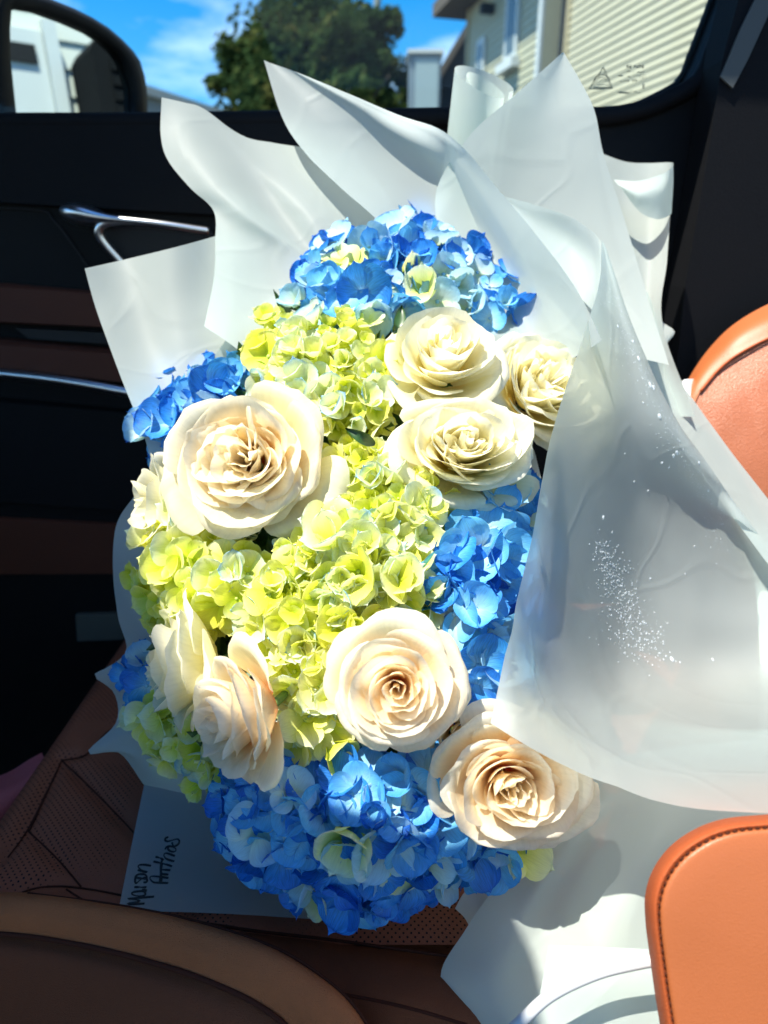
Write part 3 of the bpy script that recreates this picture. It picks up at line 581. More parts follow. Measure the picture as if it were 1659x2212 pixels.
# tan armrest lid, bottom right
arm = empty('armrest', P(1600, 2050, .35), 'smooth orange tan leather armrest with stitched edge in the lower right corner', 'armrest')
ol = [(1900, 1742), (1760, 1750), (1659, 1761), (1570, 1770), (1505, 1792), (1450, 1830), (1413, 1880), (1396, 1935), (1397, 1995), (1405, 2060), (1416, 2140), (1430, 2230), (1440, 2330)]
cen = (1950, 2250)
def inset(k, d, bow=0): return [(x + (cen[0] - x) * k, y + (cen[1] - y) * k, d) for x, y in ol]
rings = [inset(.02, .40), inset(0, .375), inset(-.004, .355), inset(.012, .340), inset(.035, .333), inset(.052, .3335)]
V, F, U = loft(rings, 110, 26); meshobj('lid_edge', V, F, M['tan_edge'], arm)
rings = [inset(.050, .336), inset(.060, .3315), inset(.10, .3295), inset(.22, .3275), inset(.5, .325), inset(.92, .325)]
V, F, U = loft(rings, 110, 40, ripple=.0004, seed=2); meshobj('lid_top', V, F, M['tan_smooth'], arm)
cst = crom(px3(inset(.052, .3322)), 58); stb = None
for i in range(10, 50):
    a_, b_ = cst[i] * .95 + cst[i + 1] * .05, cst[i] * .45 + cst[i + 1] * .55
    meshobj('stitch', *tube([a_, (a_ + b_) / 2 + (C0 - a_) * .002, b_], .00055, 5, 4), M['thread'], arm)
# white cable
tag(meshobj('charging_cable', *tube([P(x, y, d) for x, y, d in ((1070, 2260, .39), (1120, 2212, .385), (1190, 2150, .382), (1280, 2106, .380), (1360, 2084, .378), (1440, 2072, .376), (1520, 2080, .376))], 0.0034, 14, 80), M['cable']), 'thick white cable arching out from behind the tan armrest', 'cable')
# pink bag at far left
V, F, U = loft([[(-150, 1780, .70), (-60, 1700, .72), (20, 1665, .74), (90, 1625, .76)], [(-150, 1850, .66), (-60, 1790, .68), (10, 1740, .70), (110, 1680, .73)], [(-150, 2000, .70), (-60, 1930, .72), (10, 1880, .74), (110, 1800, .76)]], 30, 20, ripple=.004); tag(meshobj('pink_cloth', V, F, M['pink']), 'dusky pink cloth lying in the footwell beyond the seat edge', 'cloth')

# ================================================================== WRAPPING PAPER
def sheet(label, lofts, mat='paper', ripple=.0006, seed=0, nu=60, nv=44):
    parts = [loft(c, nu, nv, ripple=ripple, seed=seed + i) for i, c in enumerate(lofts)]
    V, F, U = joinl(parts); o = meshobj('wrapping_paper', V, F, M[mat]); tag(o, label, 'wrapping paper', 'sheets of frosted wrapping paper'); return o, V, F
sheet('tall left sheet of frosted paper with a rounded tip below the door mirror', [[
    [(349, 210, .67), (347, 290, .665), (362, 345, .66), (410, 405, .65), (461, 455, .645), (465, 520, .635), (462, 600, .625), (441, 705, .61)],
    [(400, 222, .675), (420, 310, .66), (470, 390, .645), (540, 470, .635), (590, 540, .64), (570, 640, .63), (520, 700, .615), (500, 745, .605)],
    [(440, 235, .68), (500, 320, .675), (570, 420, .67), (640, 520, .655), (690, 580, .64), (650, 680, .62), (600, 740, .61), (560, 790, .60)],
    [(530, 296, .69), (600, 380, .675), (680, 470, .655), (730, 560, .645), (760, 620, .635), (740, 700, .62), (700, 760, .61), (660, 810, .60)],
    [(640, 316, .70), (720, 400, .685), (780, 500, .675), (840, 580, .66), (850, 660, .64), (830, 740, .62), (800, 790, .61), (760, 830, .60)],
    [(760, 325, .71), (840, 430, .70), (880, 540, .69), (920, 620, .67), (930, 700, .65), (910, 760, .63), (880, 800, .62), (860, 840, .61)]]], seed=1)
sheet('left sheet of frosted paper ending in a square corner over the door armrest', [[
    [(183, 580, .625), (205, 660, .62), (235, 745, .61), (265, 825, .60), (309, 935, .59), (330, 1010, .585)],
    [(270, 560, .645), (290, 650, .635), (315, 740, .625), (345, 830, .61), (385, 930, .60), (400, 1010, .59)],
    [(370, 536, .635), (385, 650, .63), (400, 750, .62), (430, 840, .61), (460, 930, .60), (470, 1010, .59)],
    [(470, 510, .66), (480, 620, .65), (500, 730, .635), (520, 830, .62), (540, 930, .605), (550, 1010, .59)],
    [(560, 490, .67), (580, 620, .66), (600, 730, .64), (620, 830, .62), (630, 930, .60), (640, 1010, .59)]]], seed=2)
sheet('large central sheet of frosted paper rising to a sharp left point behind the blue flowers', [[
    [(570, 130, .69), (608, 250, .675), (655, 325, .66), (740, 410, .65), (822, 487, .645), (900, 600, .635), (980, 720, .60)],
    [(590, 138, .69), (690, 250, .68), (780, 350, .675), (870, 440, .67), (950, 540, .66), (1010, 640, .64), (1060, 760, .60)],
    [(630, 152, .685), (780, 245, .675), (900, 330, .68), (980, 430, .675), (1060, 540, .66), (1120, 660, .63), (1170, 790, .59)],
    [(680, 172, .675), (830, 245, .66), (945, 300, .655), (1012, 375, .645), (1110, 520, .62), (1180, 640, .60), (1245, 770, .57)],
    [(710, 184, .67), (860, 249, .65), (970, 292, .64), (1085, 418, .615), (1190, 545, .58), (1255, 640, .56), (1300, 735, .54)]]], 'paper_wet', seed=3)
sheet('upper right sheet of frosted paper with the highest pointed tip', [[
    [(1217, 112, .665), (1110, 207, .658), (1008, 301, .658), (940, 430, .665), (980, 600, .65)],
    [(1218, 114, .666), (1190, 240, .668), (1160, 380, .670), (1160, 560, .668), (1200, 720, .65)],
    [(1219, 114, .666), (1280, 228, .662), (1303, 332, .665), (1352, 485, .665), (1398, 640, .65), (1445, 790, .62)]]], seed=4)
sheet('right hand sheet of frosted paper with a rolled over square corner', [
    [[(1290, 328, .755), (1350, 349, .755), (1400, 352, .75), (1440, 350, .738), (1453, 352, .725)],
     [(1310, 420, .745), (1350, 430, .75), (1400, 440, .745), (1435, 440, .735), (1450, 440, .725)],
     [(1340, 560, .72), (1370, 560, .73), (1400, 560, .73), (1425, 560, .72), (1441, 560, .71)],
     [(1380, 720, .70), (1400, 720, .71), (1410, 720, .71), (1420, 715, .70), (1431, 700, .69)],
     [(1400, 900, .67), (1430, 900, .68), (1450, 900, .68), (1480, 900, .67), (1500, 900, .66)]],
    [[(1453, 352, .725), (1446, 366, .705), (1420, 380, .698), (1375, 391, .70), (1325, 388, .71)],
     [(1453, 400, .720), (1440, 410, .700), (1420, 415, .693), (1380, 420, .695), (1335, 400, .705)],
     [(1450, 462, .720), (1436, 470, .708), (1416, 473, .703), (1380, 456, .703), (1340, 404, .706)]]], seed=5)
# rolled tube of paper
rol = []
ax0 = P(1043, 166, .690); ax1 = P(1028, 430, .69); axd = (ax0 - ax1); ax_l = np.linalg.norm(axd); axd /= ax_l
axd2 = axd - FW * .62; axd2 /= np.linalg.norm(axd2); e1 = RT - axd2 * np.dot(RT, axd2); e1 /= np.linalg.norm(e1); e2 = np.cross(axd2, e1)
V, F, U = [], [], []; nt_, nh_ = 120, 12
for j in range(nh_):
    for i in range(nt_):
        th = R(-40) + R(610) * i / (nt_ - 1); s = i / (nt_ - 1); rr_ = .0340 * (1 - .55 * s ** 1.6)
        top = ax0 + e1 * math.cos(th) * rr_ + e2 * math.sin(th) * rr_ * .8 + axd2 * (-.008 * math.cos(th) - .010 * s) + UP * .012 * math.sin(th)
        V.append(top - axd2 * (ax_l * j / (nh_ - 1)) - RT * .004 * j / (nh_ - 1)); U.append((s, j / nh_))
F = [(j * nt_ + i, j * nt_ + i + 1, (j + 1) * nt_ + i + 1, (j + 1) * nt_ + i) for j in range(nh_ - 1) for i in range(nt_ - 1)]
tag(meshobj('wrapping_paper', V, F, M['paper']), 'sheet of frosted paper rolled into an open tube at the top', 'wrapping paper', 'sheets of frosted wrapping paper')
sheet('curled strip of frosted paper tucked between the pointed sheet and the big right flap', [[
    [(1090, 425, 0.637), (1150, 441, 0.632), (1230, 468, 0.622), (1280, 500, 0.610), (1299, 524, 0.603)],
    [(1110, 450, 0.637), (1160, 490, 0.637), (1230, 530, 0.632), (1280, 570, 0.617), (1298, 590, 0.600)],
    [(1130, 490, 0.632), (1180, 560, 0.632), (1230, 620, 0.622), (1270, 660, 0.610), (1290, 680, 0.585)]]], 'paper_wet', seed=7)
# big right flap
flap, FV, FF = sheet('big right flap of frosted paper folded out over the flowers, beaded with water', [[
    [(1299, 522, 0.603), (1293, 620, 0.570), (1247, 760, 0.540), (1194, 930, 0.505), (1150, 1150, 0.468), (1105, 1350, 0.430), (1060, 1562, 0.392)],
    [(1300, 522, 0.603), (1315, 650, 0.585), (1300, 830, 0.562), (1260, 1010, 0.545), (1230, 1220, 0.535), (1180, 1450, 0.478), (1140, 1612, 0.374)],
    [(1302, 525, 0.603), (1345, 720, 0.595), (1370, 900, 0.590), (1375, 1100, 0.625), (1370, 1300, 0.630), (1330, 1480, 0.569), (1290, 1690, 0.382)],
    [(1304, 528, 0.603), (1375, 750, 0.600), (1440, 930, 0.600), (1490, 1120, 0.650), (1510, 1320, 0.660), (1500, 1490, 0.615), (1450, 1737, 0.368)],
    [(1306, 532, 0.605), (1402, 790, 0.608), (1500, 980, 0.612), (1590, 1150, 0.662), (1640, 1330, 0.667), (1660, 1490, 0.615), (1650, 1755, 0.355)],
    [(1308, 536, 0.608), (1420, 835, 0.622), (1545, 1025, 0.625), (1670, 1200, 0.657), (1760, 1350, 0.642), (1810, 1490, 0.590), (1850, 1760, 0.350)]]], 'paper_wet', .0009, seed=8, nu=90, nv=80)
sheet('outer right sheet of frosted paper with a small notched edge beside the backrest', [[
    [(1398, 630, 0.715), (1425, 690, 0.710), (1457, 716, 0.705), (1440, 745, 0.700), (1442, 785, 0.695), (1500, 865, 0.685), (1580, 975, 0.670), (1700, 1130, 0.655)],
    [(1370, 640, 0.700), (1390, 700, 0.700), (1410, 750, 0.690), (1420, 800, 0.685), (1440, 850, 0.680), (1500, 930, 0.670), (1580, 1040, 0.660), (1720, 1220, 0.645)],
    [(1340, 640, 0.690), (1350, 700, 0.685), (1370, 760, 0.680), (1390, 820, 0.675), (1420, 880, 0.670), (1480, 980, 0.665), (1570, 1100, 0.655), (1720, 1300, 0.640)]]], seed=9)
sheet('lower right sheet of frosted paper leaning between the flap and the armrest', [[
    [(1560, 1060, 0.695), (1620, 1200, 0.680), (1640, 1380, 0.660), (1640, 1560, 0.630), (1620, 1780, 0.600)],
    [(1640, 1130, 0.680), (1700, 1300, 0.660), (1740, 1450, 0.630), (1760, 1600, 0.600), (1780, 1780, 0.570)],
    [(1740, 1180, 0.660), (1800, 1300, 0.640), (1840, 1450, 0.610), (1860, 1600, 0.580), (1880, 1800, 0.540)]]], seed=10)
sheet('crumpled frosted paper with a scalloped edge in shade at the left of the bouquet', [[
    [(300, 1060, .60), (258, 1120, .61), (247, 1190, .61), (252, 1320, .605), (272, 1405, .60), (232, 1440, .60), (203, 1461, .605), (246, 1500, .60), (250, 1560, .595), (190, 1626, .60), (258, 1624, .59), (313, 1692, .585)],
    [(330, 1060, .59), (300, 1130, .60), (285, 1200, .59), (290, 1320, .59), (300, 1410, .585), (275, 1450, .585), (262, 1480, .585), (290, 1520, .59), (300, 1570, .575), (270, 1610, .58), (310, 1640, .57), (345, 1700, .57)],
    [(400, 1060, .575), (390, 1130, .57), (380, 1200, .565), (370, 1320, .56), (370, 1410, .56), (360, 1450, .555), (360, 1480, .56), (370, 1520, .555), (380, 1570, .56), (390, 1610, .55), (400, 1650, .56), (430, 1720, .55)]]], ripple=.002, seed=11)
card, CV, CF = sheet('flat corner of frosted paper on the seat with a handwritten name', [[
    [(255, 1967, .530), (283, 1830, .575), (312, 1690, .620), (335, 1570, .63), (350, 1500, .63)],
    [(420, 1971, .528), (430, 1840, .568), (450, 1700, .605), (460, 1580, .61), (470, 1500, .61)],
    [(620, 1981, .526), (640, 1850, .562), (650, 1700, .595), (660, 1580, .60), (670, 1500, .60)],
    [(760, 1992, .523), (800, 1870, .555), (820, 1730, .59), (830, 1600, .60), (840, 1500, .60)],
    [(806, 1993, .518), (830, 1930, .53), (870, 1830, .56), (890, 1650, .59), (900, 1500, .60)]]], ripple=.0004, seed=12)
main_r, RV, RF = sheet('wide lower sheet of frosted paper under the peach rose, creased and half in sun', [[
    [(1300, 1640, .54), (1230, 1750, .515), (1135, 1840, .508), (1060, 1930, .498), (1005, 2010, .490), (953, 2105, .482), (995, 2192, .465), (1060, 2260, .45)],
    [(1350, 1630, .535), (1290, 1730, .505), (1210, 1840, .490), (1140, 1940, .478), (1090, 2030, .470), (1050, 2120, .460), (1080, 2200, .45), (1120, 2270, .44)],
    [(1420, 1620, .53), (1370, 1710, .50), (1310, 1800, .495), (1240, 1900, .485), (1190, 2000, .472), (1150, 2100, .462), (1160, 2200, .45), (1190, 2280, .44)],
    [(1500, 1610, .52), (1475, 1700, .49), (1430, 1800, .470), (1370, 1900, .460), (1320, 2010, .450), (1290, 2110, .445), (1290, 2200, .44), (1300, 2290, .43)],
    [(1640, 1600, .51), (1610, 1690, .485), (1570, 1800, .470), (1520, 1900, .460), (1480, 2010, .450), (1450, 2110, .442), (1450, 2200, .435), (1450, 2290, .43)],
    [(1830, 1600, .50), (1815, 1700, .465), (1780, 1800, .45), (1740, 1920, .44), (1700, 2020, .435), (1660, 2120, .43), (1640, 2200, .42), (1630, 2290, .42)]]], ripple=.0008, seed=13, nu=70, nv=60)
sheet('small curled scrap of frosted paper under the front of the blue flowers', [[
    [(983, 1962, .515), (1008, 1990, .513), (1030, 2050, .505), (1035, 2110, .50)],
    [(1010, 1920, .512), (1040, 1960, .505), (1050, 2020, .50), (1050, 2090, .495)],
    [(1090, 1850, .520), (1110, 1900, .515), (1100, 1990, .505), (1080, 2080, .50)]]], seed=14)
sheet('folded front corner of frosted paper behind the white cable', [[
    [(1185, 2041, .436), (1172, 2120, .428), (1155, 2200, .42), (1140, 2280, .41)],
    [(1300, 2046, .428), (1290, 2120, .415), (1285, 2200, .41), (1280, 2280, .405)],
    [(1440, 2052, .420), (1440, 2120, .412), (1440, 2200, .405), (1440, 2290, .40)]]], ripple=.0006, seed=15)

# handwriting on the seat corner
def bvh(V, F): return BVHTree.FromPolygons([Vector(v) for v in V], F)
bc = bvh(CV, CF)
def hit(b, px, py):
    r_ = Vector(ray(px, py)).normalized(); h = b.ray_cast(Vector(C0), r_); return h
H = lambda x, y: (238.9 + .112 * x, 1791.6 + .112 * y)
strokes = [[(655, 1430), (480, 1437), (325, 1438), (450, 1410), (578, 1382), (450, 1350), (325, 1337), (560, 1320), (838, 1296)],
    [(685, 1195), (560, 1193), (430, 1212), (412, 1248), (480, 1278), (600, 1284), (672, 1258), (655, 1205), (690, 1180), (610, 1160)],
    [(460, 1112), (690, 1118)], [(635, 1020), (688, 1018), (702, 965), (655, 925), (560, 985), (495, 1040), (473, 1000), (482, 900)],
    [(488, 890), (560, 862), (660, 872), (702, 915), (690, 960), (600, 948), (505, 930), (488, 890)], [(525, 785), (710, 828), (590, 780), (535, 720), (560, 685), (660, 682), (780, 702)],
    [(1110, 1033), (950, 1030), (830, 1020), (765, 960), (768, 912), (830, 903), (980, 918), (1115, 940)], [(945, 1035), (962, 900), (958, 760), (975, 650), (1000, 560)], [(975, 1030), (985, 900), (978, 760), (995, 650)],
    [(1115, 872), (1000, 858), (978, 815), (1000, 780), (1150, 787)], [(1185, 712), (1060, 672), (940, 645), (830, 620)], [(1020, 590), (960, 555), (870, 530)],
    [(1228, 618), (1110, 585), (1045, 540), (1030, 485), (1080, 460), (1240, 513)], [(1052, 388), (1075, 345), (1140, 325), (1220, 345), (1262, 392), (1225, 432), (1150, 420), (1105, 375), (1120, 340)],
    [(1215, 330), (1290, 300), (1325, 235), (1295, 188), (1220, 200), (1110, 232), (1055, 215), (1060, 170), (1115, 150)], [(1205, 325), (1185, 255)]]
tp_ = []
for s in strokes:
    q = crom([H(x, y) + (0,) for x, y in s], 46); pts = []
    for x, y, _ in q:
        h = hit(bc, x, y)
        if h[0] is not None: pts.append(h[0] - Vector(ray(x, y)).normalized() * .0002)
    if len(pts) > 3:
        v, f = tube(pts, .00085, 8, 46, lambda t: .85 + .25 * math.sin(t * 9)); tp_.append((v, f, [(0, 0)] * len(v)))
V, F, U = joinl(tp_); hwr = meshobj('handwriting', [np.array(v) for v in V], F, M['ink'], card)

# water drops on the flap
bf = bvh(FV, FF)
def drop(px, py, rpx, el=1.0, ang=0):
    h = hit(bf, px, py)
    if h[0] is None: return None
    n_ = h[1]; n_ = n_ if n_.dot(Vector(ray(px, py))) < 0 else -n_
    r_ = rpx / FPX * (h[0] - Vector(C0)).length * .95; a_ = Vector(RT).cross(n_).normalized(); b_ = n_.cross(a_)
    ca, sa = math.cos(ang), math.sin(ang); a2 = a_ * ca + b_ * sa; b2 = b_ * ca - a_ * sa; V = []; F = []
    rings = ((1, 0), (.86, .25), (.5, .42)); m_ = 8
    for rr_, hh in rings:
        for k in range(m_): t_ = 2 * math.pi * k / m_; V.append(h[0] + (a2 * math.cos(t_) * el + b2 * math.sin(t_)) * r_ * rr_ + n_ * r_ * hh)
    V.append(h[0] + n_ * r_ * .48)
    for j in range(2):
        for k in range(m_): F.append((j * m_ + k, j * m_ + (k + 1) % m_, (j + 1) * m_ + (k + 1) % m_, (j + 1) * m_ + k))
    for k in range(m_): F.append((2 * m_ + k, 2 * m_ + (k + 1) % m_, 3 * m_))
    return V, F, [(0, 0)] * len(V)
rng = random.Random(4); dd = []
for k in range(620):
    t = rng.random(); cx = 1300 + t * 90 + rng.gauss(0, 12 + 24 * t); cy_ = 1170 + t * 250 + rng.gauss(0, 18)
    q = drop(cx, cy_, rng.uniform(.7, 2.1))
    if q: dd.append(q)
for k in range(420):
    t = rng.random(); cx = 1300 + t * 260 + rng.gauss(0, 14); cy_ = 600 + t * 560 + rng.gauss(0, 25)
    q = drop(cx, cy_, rng.uniform(.5, 1.3))
    if q: dd.append(q)
V, F, U = joinl(dd); dw = meshobj('dew', V, F, M['drop'], flap); tag(dw, kind='stuff')
for (x, y, r_, el_) in ((1303, 1118, 6, 1.1), (1322, 1150, 3, 1), (1452, 1424, 6, 1.3), (1392, 1345, 3, 1), (1405, 1250, 3, 1), (1425, 900, 5, 1.8), (1405, 832, 5, 2), (1412, 838, 4, 2), (1380, 775, 4, 2), (1368, 738, 3, 1.6), (1335, 705, 3, 2),
                        (1455, 985, 4, 1.8), (1462, 978, 4, 1.8), (1510, 1000, 3, 1.6), (1430, 1000, 4, 1), (1445, 1010, 3, 1), (1530, 1060, 3, 1.8), (1400, 1060, 3, 1), (1540, 1425, 3, 1.5), (1390, 870, 2.5, 1), (1350, 980, 2.5, 1), (1500, 1180, 2.4, 1), (1370, 1040, 3, 1), (1480, 1240, 2, 1)):
    q = drop(x, y, r_ * .8, el_, .4)
    if q: meshobj('water_drop', q[0], q[1], M['drop'], flap)

# ================================================================== FLOWERS
# ---- roses
def rose(px, py, rpx, nrm, mat, label, seed, N_=34, mess=.3, squash=1.0, roll=0, depth=0, tight=1.0, height=.55):
    rng = random.Random(seed); d0 = D(px, py) + depth; c = Vector(P(px, py, d0)); Rr = rpx / FPX * d0
    n = cdir(*nrm); upv = Vector(UP); ex = upv.cross(n).normalized(); ey = n.cross(ex); q = Matrix((ex, ey, n)).transposed()
    rt = Matrix.Rotation(roll, 3, 'Z')
    top = empty('rose', c, label, 'rose', 'cream roses in the bouquet')
    ga = 2.39996; nu, nv = 15, 12; NX = int(22 * max(0, mess - .35))
    for i in range(N_ + NX):
        extra = i >= N_; tw = rng.choice((-1, 1)) * rng.uniform(.5, 1.4); s = i / (N_ - 1) if not extra else rng.uniform(.12, .62); th0 = i * ga + rng.uniform(-.25, .25); rho = Rr * (.05 + .93 * s ** (1.05 * tight)) * (1 + rng.uniform(-.08, .08) * (1 + mess))
        Hh = Rr * height; h = Hh * (1 - .10 * s - .95 * s ** 3.0 - (.08 + .12 * mess) * math.exp(-(s / .22) ** 2)) + rng.uniform(-.05, .05) * Rr * (.4 + mess)
        zb = -.42 * Rr; W = (1.9 * (1 - s) + .80 * s) * rng.uniform(.88, 1.12) * (.6 if extra else 1); curl = (.15 + .95 * s) * rng.uniform(.6, 1.4); skew = .16 * (1 - .4 * s)
        tip = .05 + .13 * s * rng.random(); ph = rng.random() * 6.28; fold = rng.uniform(-1, 1) * mess; sd = Vector((seed * 7.3 + i * 3.7, i * 1.9, 0)); V = []; U = []
        notch = rng.uniform(0, .06)
        for jj in range(nv):
            tt = jj / (nv - 1)
            for ii in range(nu):
                u = ii / (nu - 1) * 2 - 1
                t = tt * (1 - .26 * abs(u) ** 2.6 + tip * (1 - abs(u)) ** 2 - notch * math.exp(-(u / .15) ** 2))
                wd_ = W * math.sin(math.pi * (.10 + .56 * min(1, tt) ** .85)) ** .8
                th = th0 + u * wd_
                prof = (.22 + .78 * math.sin(min(1, t) * math.pi / 2) ** (.85 + .4 * (1 - s)))
                r_ = rho * prof * (1 + skew * u); z = zb + (h - zb) * t ** (1.25 - .35 * s)
                e = max(0, t + .10 * abs(u) - .04 - .68) / .32
                r_ += curl * e * .10 * Rr * (1 + .4 * math.sin(th * 3 + ph)); z -= curl * e * e * .15 * Rr * (1 + .5 * abs(u))
                nq = noise.noise(Vector((u * 1.3, t * 1.7, 0)) + sd); nq2 = noise.noise(Vector((u * 4.5, t * 3.0, 5)) + sd)
                r_ += Rr * (nq * (.05 + .07 * mess) * t + nq2 * .020 * (e + .2 * t))
                z += Rr * ((.035 + .05 * mess) * nq2 * t * t + .02 * math.sin(u * 7 + ph) * e)
                th += fold * .25 * t * t + nq * .10 * mess
                p = Vector((math.cos(th) * r_, math.sin(th) * r_, z))
                if extra: pc = Vector((math.cos(th0), math.sin(th0), 0)) * rho * .75; p = pc + Matrix.Rotation(tw * min(1, t * 1.5), 3, 'Z') @ (p - pc) * .9
                p = rt @ p; p.y *= squash
                V.append(c + q @ p); U.append((u * .5 + .5, min(1, t * (.84 + .16 * s) + .10 * s)))
        F = [(a * nu + b, a * nu + b + 1, (a + 1) * nu + b + 1, (a + 1) * nu + b) for a in range(nv - 1) for b in range(nu - 1)]
        meshobj('petal', V, F, M[mat], top, uvs=U)
    meshobj('stem', *tube([c - n * Rr * .40, c - n * Rr * .55 + Vector(FW) * .03, c - n * Rr * .6 + Vector(FW) * .10], .003, 8, 10), M['stem'], top)
    return top
rose(536, 996, 176, (-.12, .12, 1), 'rose_cream', 'largest rose, wide open with crumpled inner petals and a deep orange heart', 11, 32, .95, .96, .4, -.012, .92, .50)
rose(955, 782, 134, (.0, .45, .9), 'rose_white', 'cupped white rose directly below the top blue hydrangea', 12, 28, .25, 1, .2, -.005, 1.0, .75)
rose(1160, 838, 148, (.25, .35, .9), 'rose_white', 'ruffled white rose half hidden by the edge of the right flap', 13, 30, .8, 1, .9, .024, .95, .6)
rose(1000, 972, 172, (.10, .30, .9), 'rose_white', 'wide oval creamy rose lying below the cupped white rose', 14, 32, .7, .72, 2.2, -.010, .95, .55)
rose(858, 1484, 150, (-.03, .12, 1), 'rose_peach', 'neat spiral peach rose beside the lower blue hydrangea on the right', 15, 28, .12, 1.0, .5, -.03, 1.0, .50)
rose(1100, 1690, 182, (.02, .12, 1), 'rose_peach', 'big open peach rose at the lower right below the flap corner', 16, 30, .6, .82, 1.1, -.046, 1.0, .55)
rose(532, 1545, 150, (-.80, -.12, .62), 'rose_peach', 'narrow pale peach rose facing left above the bottom blue flowers', 17, 26, .4, 1.05, .3, -.035, 1.0, .7)
rose(405, 1440, 150, (-.95, -.05, .36), 'rose_white', 'side view of a white rose at the shaded left edge', 18, 24, .3, 1.05, 1.3, .0, 1.0, .6)
rose(352, 1090, 130, (-.80, .05, .55), 'rose_white', 'pale rose with broad smooth petals peeking out behind the left of the largest rose', 19, 14, .1, 1.1, .7, .022, 1.0, .5)
rose(1000, 1585, 85, (.35, .1, .9), 'rose_cream', 'mostly hidden cream rose between the spiral rose and the big peach rose', 20, 20, .4, 1, .3, .02, 1.0, .5)
rose(1222, 1765, 78, (.6, -.35, .75), 'rose_peach', 'small peach rose tucked behind the big peach rose at the right', 21, 22, .4, 1.1, 2.0, .022, 1.0, .6)

# ---- hydrangeas
def petal_meshes():
    out_ = []
    for k in range(14):
        rng = random.Random(100 + k); nu, nv = 9, 9; V, U = [], []; wr = rng.uniform(.84, 1.16); cup = rng.uniform(.05, .34); bend = rng.uniform(-.22, .35); pt = rng.uniform(0, .34); asym = rng.uniform(-.12, .12); sd = Vector((k * 5.1, 0, 0))
        for j in range(nv):
            t = math.sin(j / (nv - 1) * math.pi / 2) ** .8
            for i in range(nu):
                u = i / (nu - 1) * 2 - 1
                wv = .56 * wr * ((.16 + .84 * math.sin(math.pi / 2 * min(1, t / .58)) ** .9) if t < .58 else math.sqrt(max(0, 1 - ((t - .58) / .42) ** 2.3)))
                y = t * (1 + pt * (1 - abs(u)) ** 2 * t * .6); x = u * wv + asym * t * t
                z = cup * (x * x) * 2.2 + bend * t * t * .6 + .055 * noise.noise(Vector((x * 3.2, y * 3.2, 0)) + sd) + .02 * math.sin(u * 9 + k) * t * t * abs(u)
                V.append((x, y, z)); U.append((i / (nu - 1), t))
        me = bpy.data.meshes.new('hydrangea_petal'); F = [(a * nu + b, a * nu + b + 1, (a + 1) * nu + b + 1, (a + 1) * nu + b) for a in range(nv - 1) for b in range(nu - 1)]
        out_.append((V, F, U))
    return out_
PM = petal_meshes(); pcache = {}
def pmesh(k, mat):
    if (k, mat) not in pcache:
        V, F, U = PM[k]; me = bpy.data.meshes.new('hydrangea_petal'); me.from_pydata(V, [], F); me.materials.append(M[mat]); ul = me.uv_layers.new(name='UVMap')
        ul.data.foreach_set('uv', np.array(U)[[l.vertex_index for l in me.loops]].ravel()); me.polygons.foreach_set('use_smooth', [True] * len(me.polygons)); pcache[(k, mat)] = me
    return pcache[(k, mat)]
def budmesh(mat):
    if ('b', mat) not in pcache:
        V, F = [], []; n = 8
        for (r_, z) in ((.0, -.3), (.75, -.1), (1, .35), (.8, .8), (.35, 1.05)):
            for k in range(n): a_ = 2 * math.pi * k / n; V.append((math.cos(a_) * r_ * (1 + .1 * math.cos(4 * a_)), math.sin(a_) * r_ * (1 + .1 * math.cos(4 * a_)), z))
        for j in range(4):
            for k in range(n): F.append((j * n + k, j * n + (k + 1) % n, (j + 1) * n + (k + 1) % n, (j + 1) * n + k))
        F.append(tuple(4 * n + k for k in range(n))); me = bpy.data.meshes.new('floret'); me.from_pydata([(x * .09, y * .09, z * .09) for x, y, z in V], [], F); me.materials.append(M[mat])
        me.polygons.foreach_set('use_smooth', [True] * len(me.polygons)); pcache[('b', mat)] = me
    return pcache[('b', mat)]
